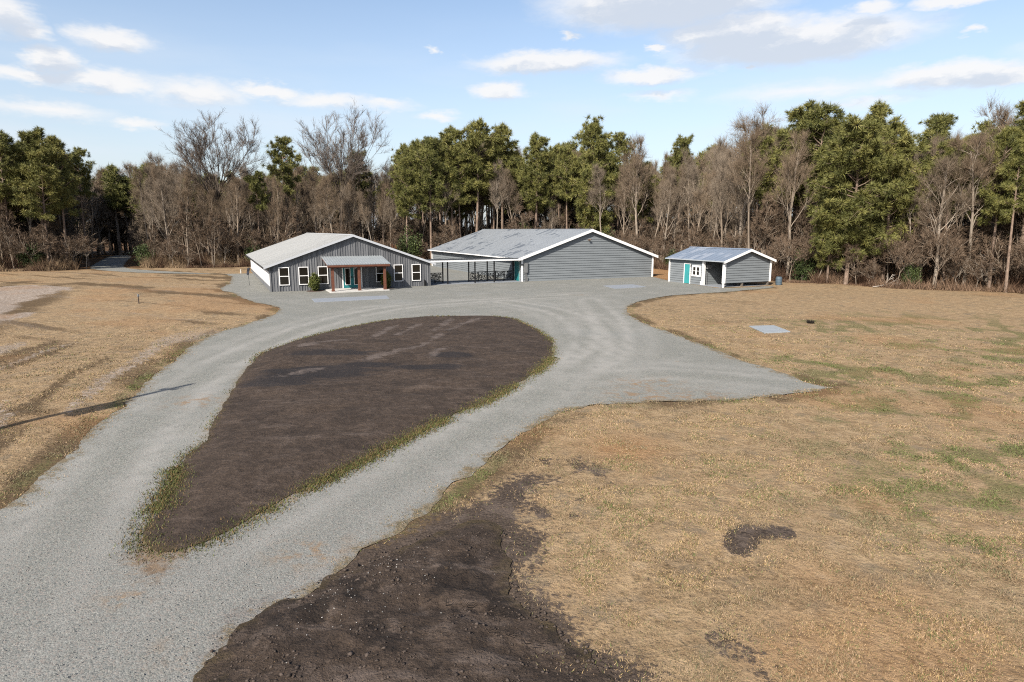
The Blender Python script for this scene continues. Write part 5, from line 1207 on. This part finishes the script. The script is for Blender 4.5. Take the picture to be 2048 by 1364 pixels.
# brush along the edge of the wood
seg = WOOD[1:-2]; E = seg[1:] - seg[:-1]; Ls = np.linalg.norm(E, axis=1); cum = np.concatenate([[0], np.cumsum(Ls)])
n = 170000; s_ = RNG.uniform(0, cum[-1], n); ii = np.clip(np.searchsorted(cum, s_) - 1, 0, len(E) - 1); tt = (s_ - cum[ii]) / Ls[ii]
P = seg[ii] + E[ii] * tt[:, None]; nn = np.stack([-E[ii][:, 1], E[ii][:, 0]], 1) / Ls[ii][:, None]
dpt = RNG.gamma(1.4, 3.4, n) - 1.0 + 1.6 * (fbm(P[:, 0], P[:, 1], 4, 3, 91) - .5); P = P + nn * dpt[:, None]
ap = np.degrees(np.arctan2(P[:, 0], P[:, 1])); keep = (sdist(P, LANEPOLY) > .3) & ~((ap > -33.6) & (ap < -30.6) & (RNG.uniform(0, 1, n) < .9)) & (sdist(P, DS) > .25)
P = P[keep]; n = len(P); m = fbm(P[:, 0], P[:, 1], 3.0, 3, 92); left = P[:, 0] < -34
hh = (0.35 + (1.7 + .22 * np.clip(dpt[keep], 0, 8)) * sstep(.38, .66, m) * RNG.uniform(.3, 1, n)) * np.where(left, 1.15, .85) * RNG.uniform(.5, 1.1, n)
base = np.where(left[:, None], np.array([[.33, .235, .145]]), np.array([[.22, .145, .095]])); alt = np.array([[.12, .07, .045]])
k = sstep(.35, .65, fbm(P[:, 0], P[:, 1], 2.0, 2, 95))[:, None]; col = (base * (1 - k) + alt * k) * RNG.uniform(.55, 1.35, (n, 1))
blades('undergrowth', P[:, 0], P[:, 1], np.zeros(n), hh, RNG.uniform(.012, .035, n), col, .9, MT['blades'], 'tangled brown brush along the foot of the wood', 'undergrowth')

# grass of the lawns: short straw blades, thick near by, thinner with distance; green where the lawn is green
def grass(n, rmin, rmax, amax, hmul):
    u = RNG.uniform(0, 1, n); rad = rmin * (rmax / rmin) ** u; a = RNG.uniform(-amax, amax, n); return rad * np.sin(a), rad * np.cos(a), rad
gx, gy, gr_ = grass(900000, 6.0, 46.0, R(47), 1)
Pg = np.column_stack([gx, gy]); dg = sdist(Pg, DS); dp = sdist(Pg, SPREAD)
ok = (dg > -.1 - .55 * RNG.uniform(0, 1, len(gx)) ** 3) & (dp > -.05 - 1.1 * RNG.uniform(0, 1, len(gx)) ** 2.5 * (gx > -1.2)); gx, gy, gr_, dg, dp, Pg = gx[ok], gy[ok], gr_[ok], dg[ok], dp[ok], Pg[ok]
d2 = sdist(Pg, P2S); ok = d2 > RNG.uniform(-.1, .25, len(d2)); gx, gy, gr_, dg, dp = gx[ok], gy[ok], gr_[ok], dg[ok], dp[ok]
thick = fbm(gx, gy, .45, 3, 55); ok = (thick > RNG.uniform(.12, .6, len(gx))) & (RNG.uniform(0, 1, len(gx)) < sstep(46, 26, gr_) + .12) & ((dp > 1.2) | (RNG.uniform(0, 1, len(gx)) < .25 + .6 * np.clip(dp, 0, 1.2)))
gx, gy, gr_, dg, dp, thick = gx[ok], gy[ok], gr_[ok], dg[ok], dp[ok], thick[ok]; n = len(gx)
gn = np.maximum(green_field(gx, gy) * sstep(0, 1, dg), fringe(gx, gy, dg)); isg = RNG.uniform(0, 1, n) < gn * 1.25 + .10
straw = np.array([[.485, .348, .195]]) * RNG.uniform(.45, 1.18, (n, 1)); straw[:, 2] *= RNG.uniform(.8, 1.25, n)
gcol = np.array([[.125, .145, .05]]) * RNG.uniform(.6, 1.6, (n, 1)); col = np.where(isg[:, None], gcol, straw)
th = sstep(.47, .62, fbm(gx, gy, 1.2, 4, 57))[:, None]; col = col * (1 - .55 * th) + .55 * th * np.array([[.215, .17, .115]]) * RNG.uniform(.6, 1.4, (n, 1))
k = sstep(.5, .7, fbm(gx, gy, 4.5, 3, 51))[:, None] * .25; col = np.where(isg[:, None], col, col * (1 - k) + k * np.array([[.38, .23, .115]]) * RNG.uniform(.6, 1.3, (n, 1)))
hh = (.014 + .024 * sstep(.35, .75, thick) * RNG.uniform(.3, 1.2, n)) * (1 + .006 * gr_) * np.where(isg, 1.3, 1)
blades('lawn_grass', gx, gy, hgt(gx, gy, np.minimum(dg, sdist(np.column_stack([gx, gy]), PS))), hh, .0035 + .00042 * gr_, col, 2.2, MT['blades'], 'short dry straw coloured grass with green tufts over the lawns', 'grass')
# green weeds along the rim of the soil bed
Q = ragged(BS, .1, .8, 5); T = np.roll(Q, -1, 0) - np.roll(Q, 1, 0); T /= np.linalg.norm(T, axis=1, keepdims=True); Nn = np.stack([T[:, 1], -T[:, 0]], 1)
cen = BS.mean(0); n = 90000; ii = RNG.integers(0, len(Q), n); rim = fbm(Q[ii][:, 0], Q[ii][:, 1], 2.4, 3, 81)
p1, p2_ = at(1085, 735)[:2], at(330, 1100)[:2]; tv = (p2_ - p1) / np.linalg.norm(p2_ - p1); rel = Q[ii] - p1; along = rel @ tv; across = np.abs(rel[:, 0] * tv[1] - rel[:, 1] * tv[0])
se = (across < 3.2) & (along > -2)
dens = np.where(se, .85 * sstep(.15, .45, rim), .16 * sstep(.3, .6, rim)); dens = dens * np.where((Q[ii][:, 1] < 11.6) & (RNG.uniform(0, 1, n) < .7), 0, 1); ok = RNG.uniform(0, 1, n) < dens; ii = ii[ok]; n = len(ii); se = se[ok]
o_ = RNG.normal(-.04, .17, n) * np.where(se, 1.0, .7); X = Q[ii] + Nn[ii] * o_[:, None] + RNG.normal(0, .06, (n, 2))
sdv = sdist(X, BS); zz = .02 + sstep(.05, -1.1, sdv) * .1; rad = np.hypot(X[:, 0], X[:, 1])
gcol = np.array([[.105, .12, .04]]) * RNG.uniform(.55, 1.5, (n, 1)); br_c = np.array([[.22, .15, .07]]) * RNG.uniform(.5, 1.3, (n, 1))
col = np.where((RNG.uniform(0, 1, n) < .62)[:, None], gcol, br_c)
blades('bed_edge_grass', X[:, 0], X[:, 1], zz, RNG.uniform(.015, .06, n), .004 + .00042 * rad, col, 1.2, MT['blades'], 'green and straw weeds fringing the dark soil bed', 'grass')
# pale pebbles and bits of straw strewn over the loose soil
def pebbles(name, X, Y, Z, s, col, mat, label, cat):
    n = len(X); base = np.array([[1, 0, 0], [-1, 0, 0], [0, 1, 0], [0, -1, 0], [0, 0, 1], [0, 0, -.6]]); f = np.array([[0, 2, 4], [2, 1, 4], [1, 3, 4], [3, 0, 4], [2, 0, 5], [1, 2, 5], [3, 1, 5], [0, 3, 5]])
    a = RNG.uniform(0, 6.28, n); sc = RNG.uniform(.6, 1.3, (n, 1, 3)) * np.array([1.2, .9, .55]) * s[:, None, None]; v = base[None] * sc
    v = np.stack([v[..., 0] * np.cos(a)[:, None] - v[..., 1] * np.sin(a)[:, None], v[..., 0] * np.sin(a)[:, None] + v[..., 1] * np.cos(a)[:, None], v[..., 2]], -1) + np.stack([X, Y, Z], 1)[:, None]
    F_ = (f[None] + 6 * np.arange(n)[:, None, None]).reshape(-1, 3); cc = np.repeat(np.column_stack([col, np.ones(n)]), 6, 0)
    return tag(mesh_np(name, v.reshape(-1, 3), F_, mat, dict(tint=cc)), label, cat, None, 'stuff')
n = 2300; X = RNG.uniform(-5, 3, n); Y = RNG.uniform(6.2, 16, n); dps = sdist(np.column_stack([X, Y]), PS)
c1 = np.exp(-(((X + 2.3) / .9) ** 2 + ((Y - 9.2) / 1.2) ** 2)) + np.exp(-(((X + 2.9) / .6) ** 2 + ((Y - 8.1) / .5) ** 2)) + .10 * (fbm(X, Y, .6, 2, 97) > .5)
ok = (dps < -.1) & (RNG.uniform(0, 1, n) < c1); X, Y, dps = X[ok], Y[ok], dps[ok]; n = len(X)
pebbles('pale_pebbles', X, Y, .012 + patch_z(X, Y, dps) + .006, RNG.uniform(.006, .014, n), np.array([[.5, .48, .45]]) * RNG.uniform(.6, 1.3, (n, 1)), MT['blades'], 'pale pebbles strewn over the dark loose soil', 'pebbles')
# loose stones standing proud of the near gravel
n = 16000; gx, gy, gr_ = grass(n, 6.0, 20.0, R(47), 1); dg = sdist(np.column_stack([gx, gy]), DS); dp = sdist(np.column_stack([gx, gy]), PS); db = sdist(np.column_stack([gx, gy]), BS)
ok = (dg < .05) & (dp > -.05) & (db > .2); gx, gy, gr_ = gx[ok], gy[ok], gr_[ok]; n = len(gx)
t = RNG.uniform(.35, 1, (n, 1)); col = np.array([[.17, .178, .17]]) * (1 - t) + np.array([[.36, .355, .33]]) * t
pebbles('loose_gravel', gx, gy, np.full(n, .022), RNG.uniform(.006, .013, n), col, MT['blades'], 'loose grey stones on the near gravel', 'gravel')
# clods on the near loose soil
n = 9000; X = RNG.uniform(-6, 3.4, n); Y = RNG.uniform(6.2, 15, n); dps = sdist(np.column_stack([X, Y]), PS); ok = (dps < .12) & (fbm(X, Y, .8, 2, 98) > .47); X, Y, dps = X[ok], Y[ok], dps[ok]
pebbles('soil_clods', X, Y, .012 + patch_z(X, Y, dps) + .004, RNG.uniform(.008, .03, len(X)) * RNG.uniform(.5, 1.5, len(X)), np.array([[.085, .066, .055]]) * RNG.uniform(.6, 1.3, (len(X), 1)), MT['blades'], 'small dark clods on the loose soil', 'clods')
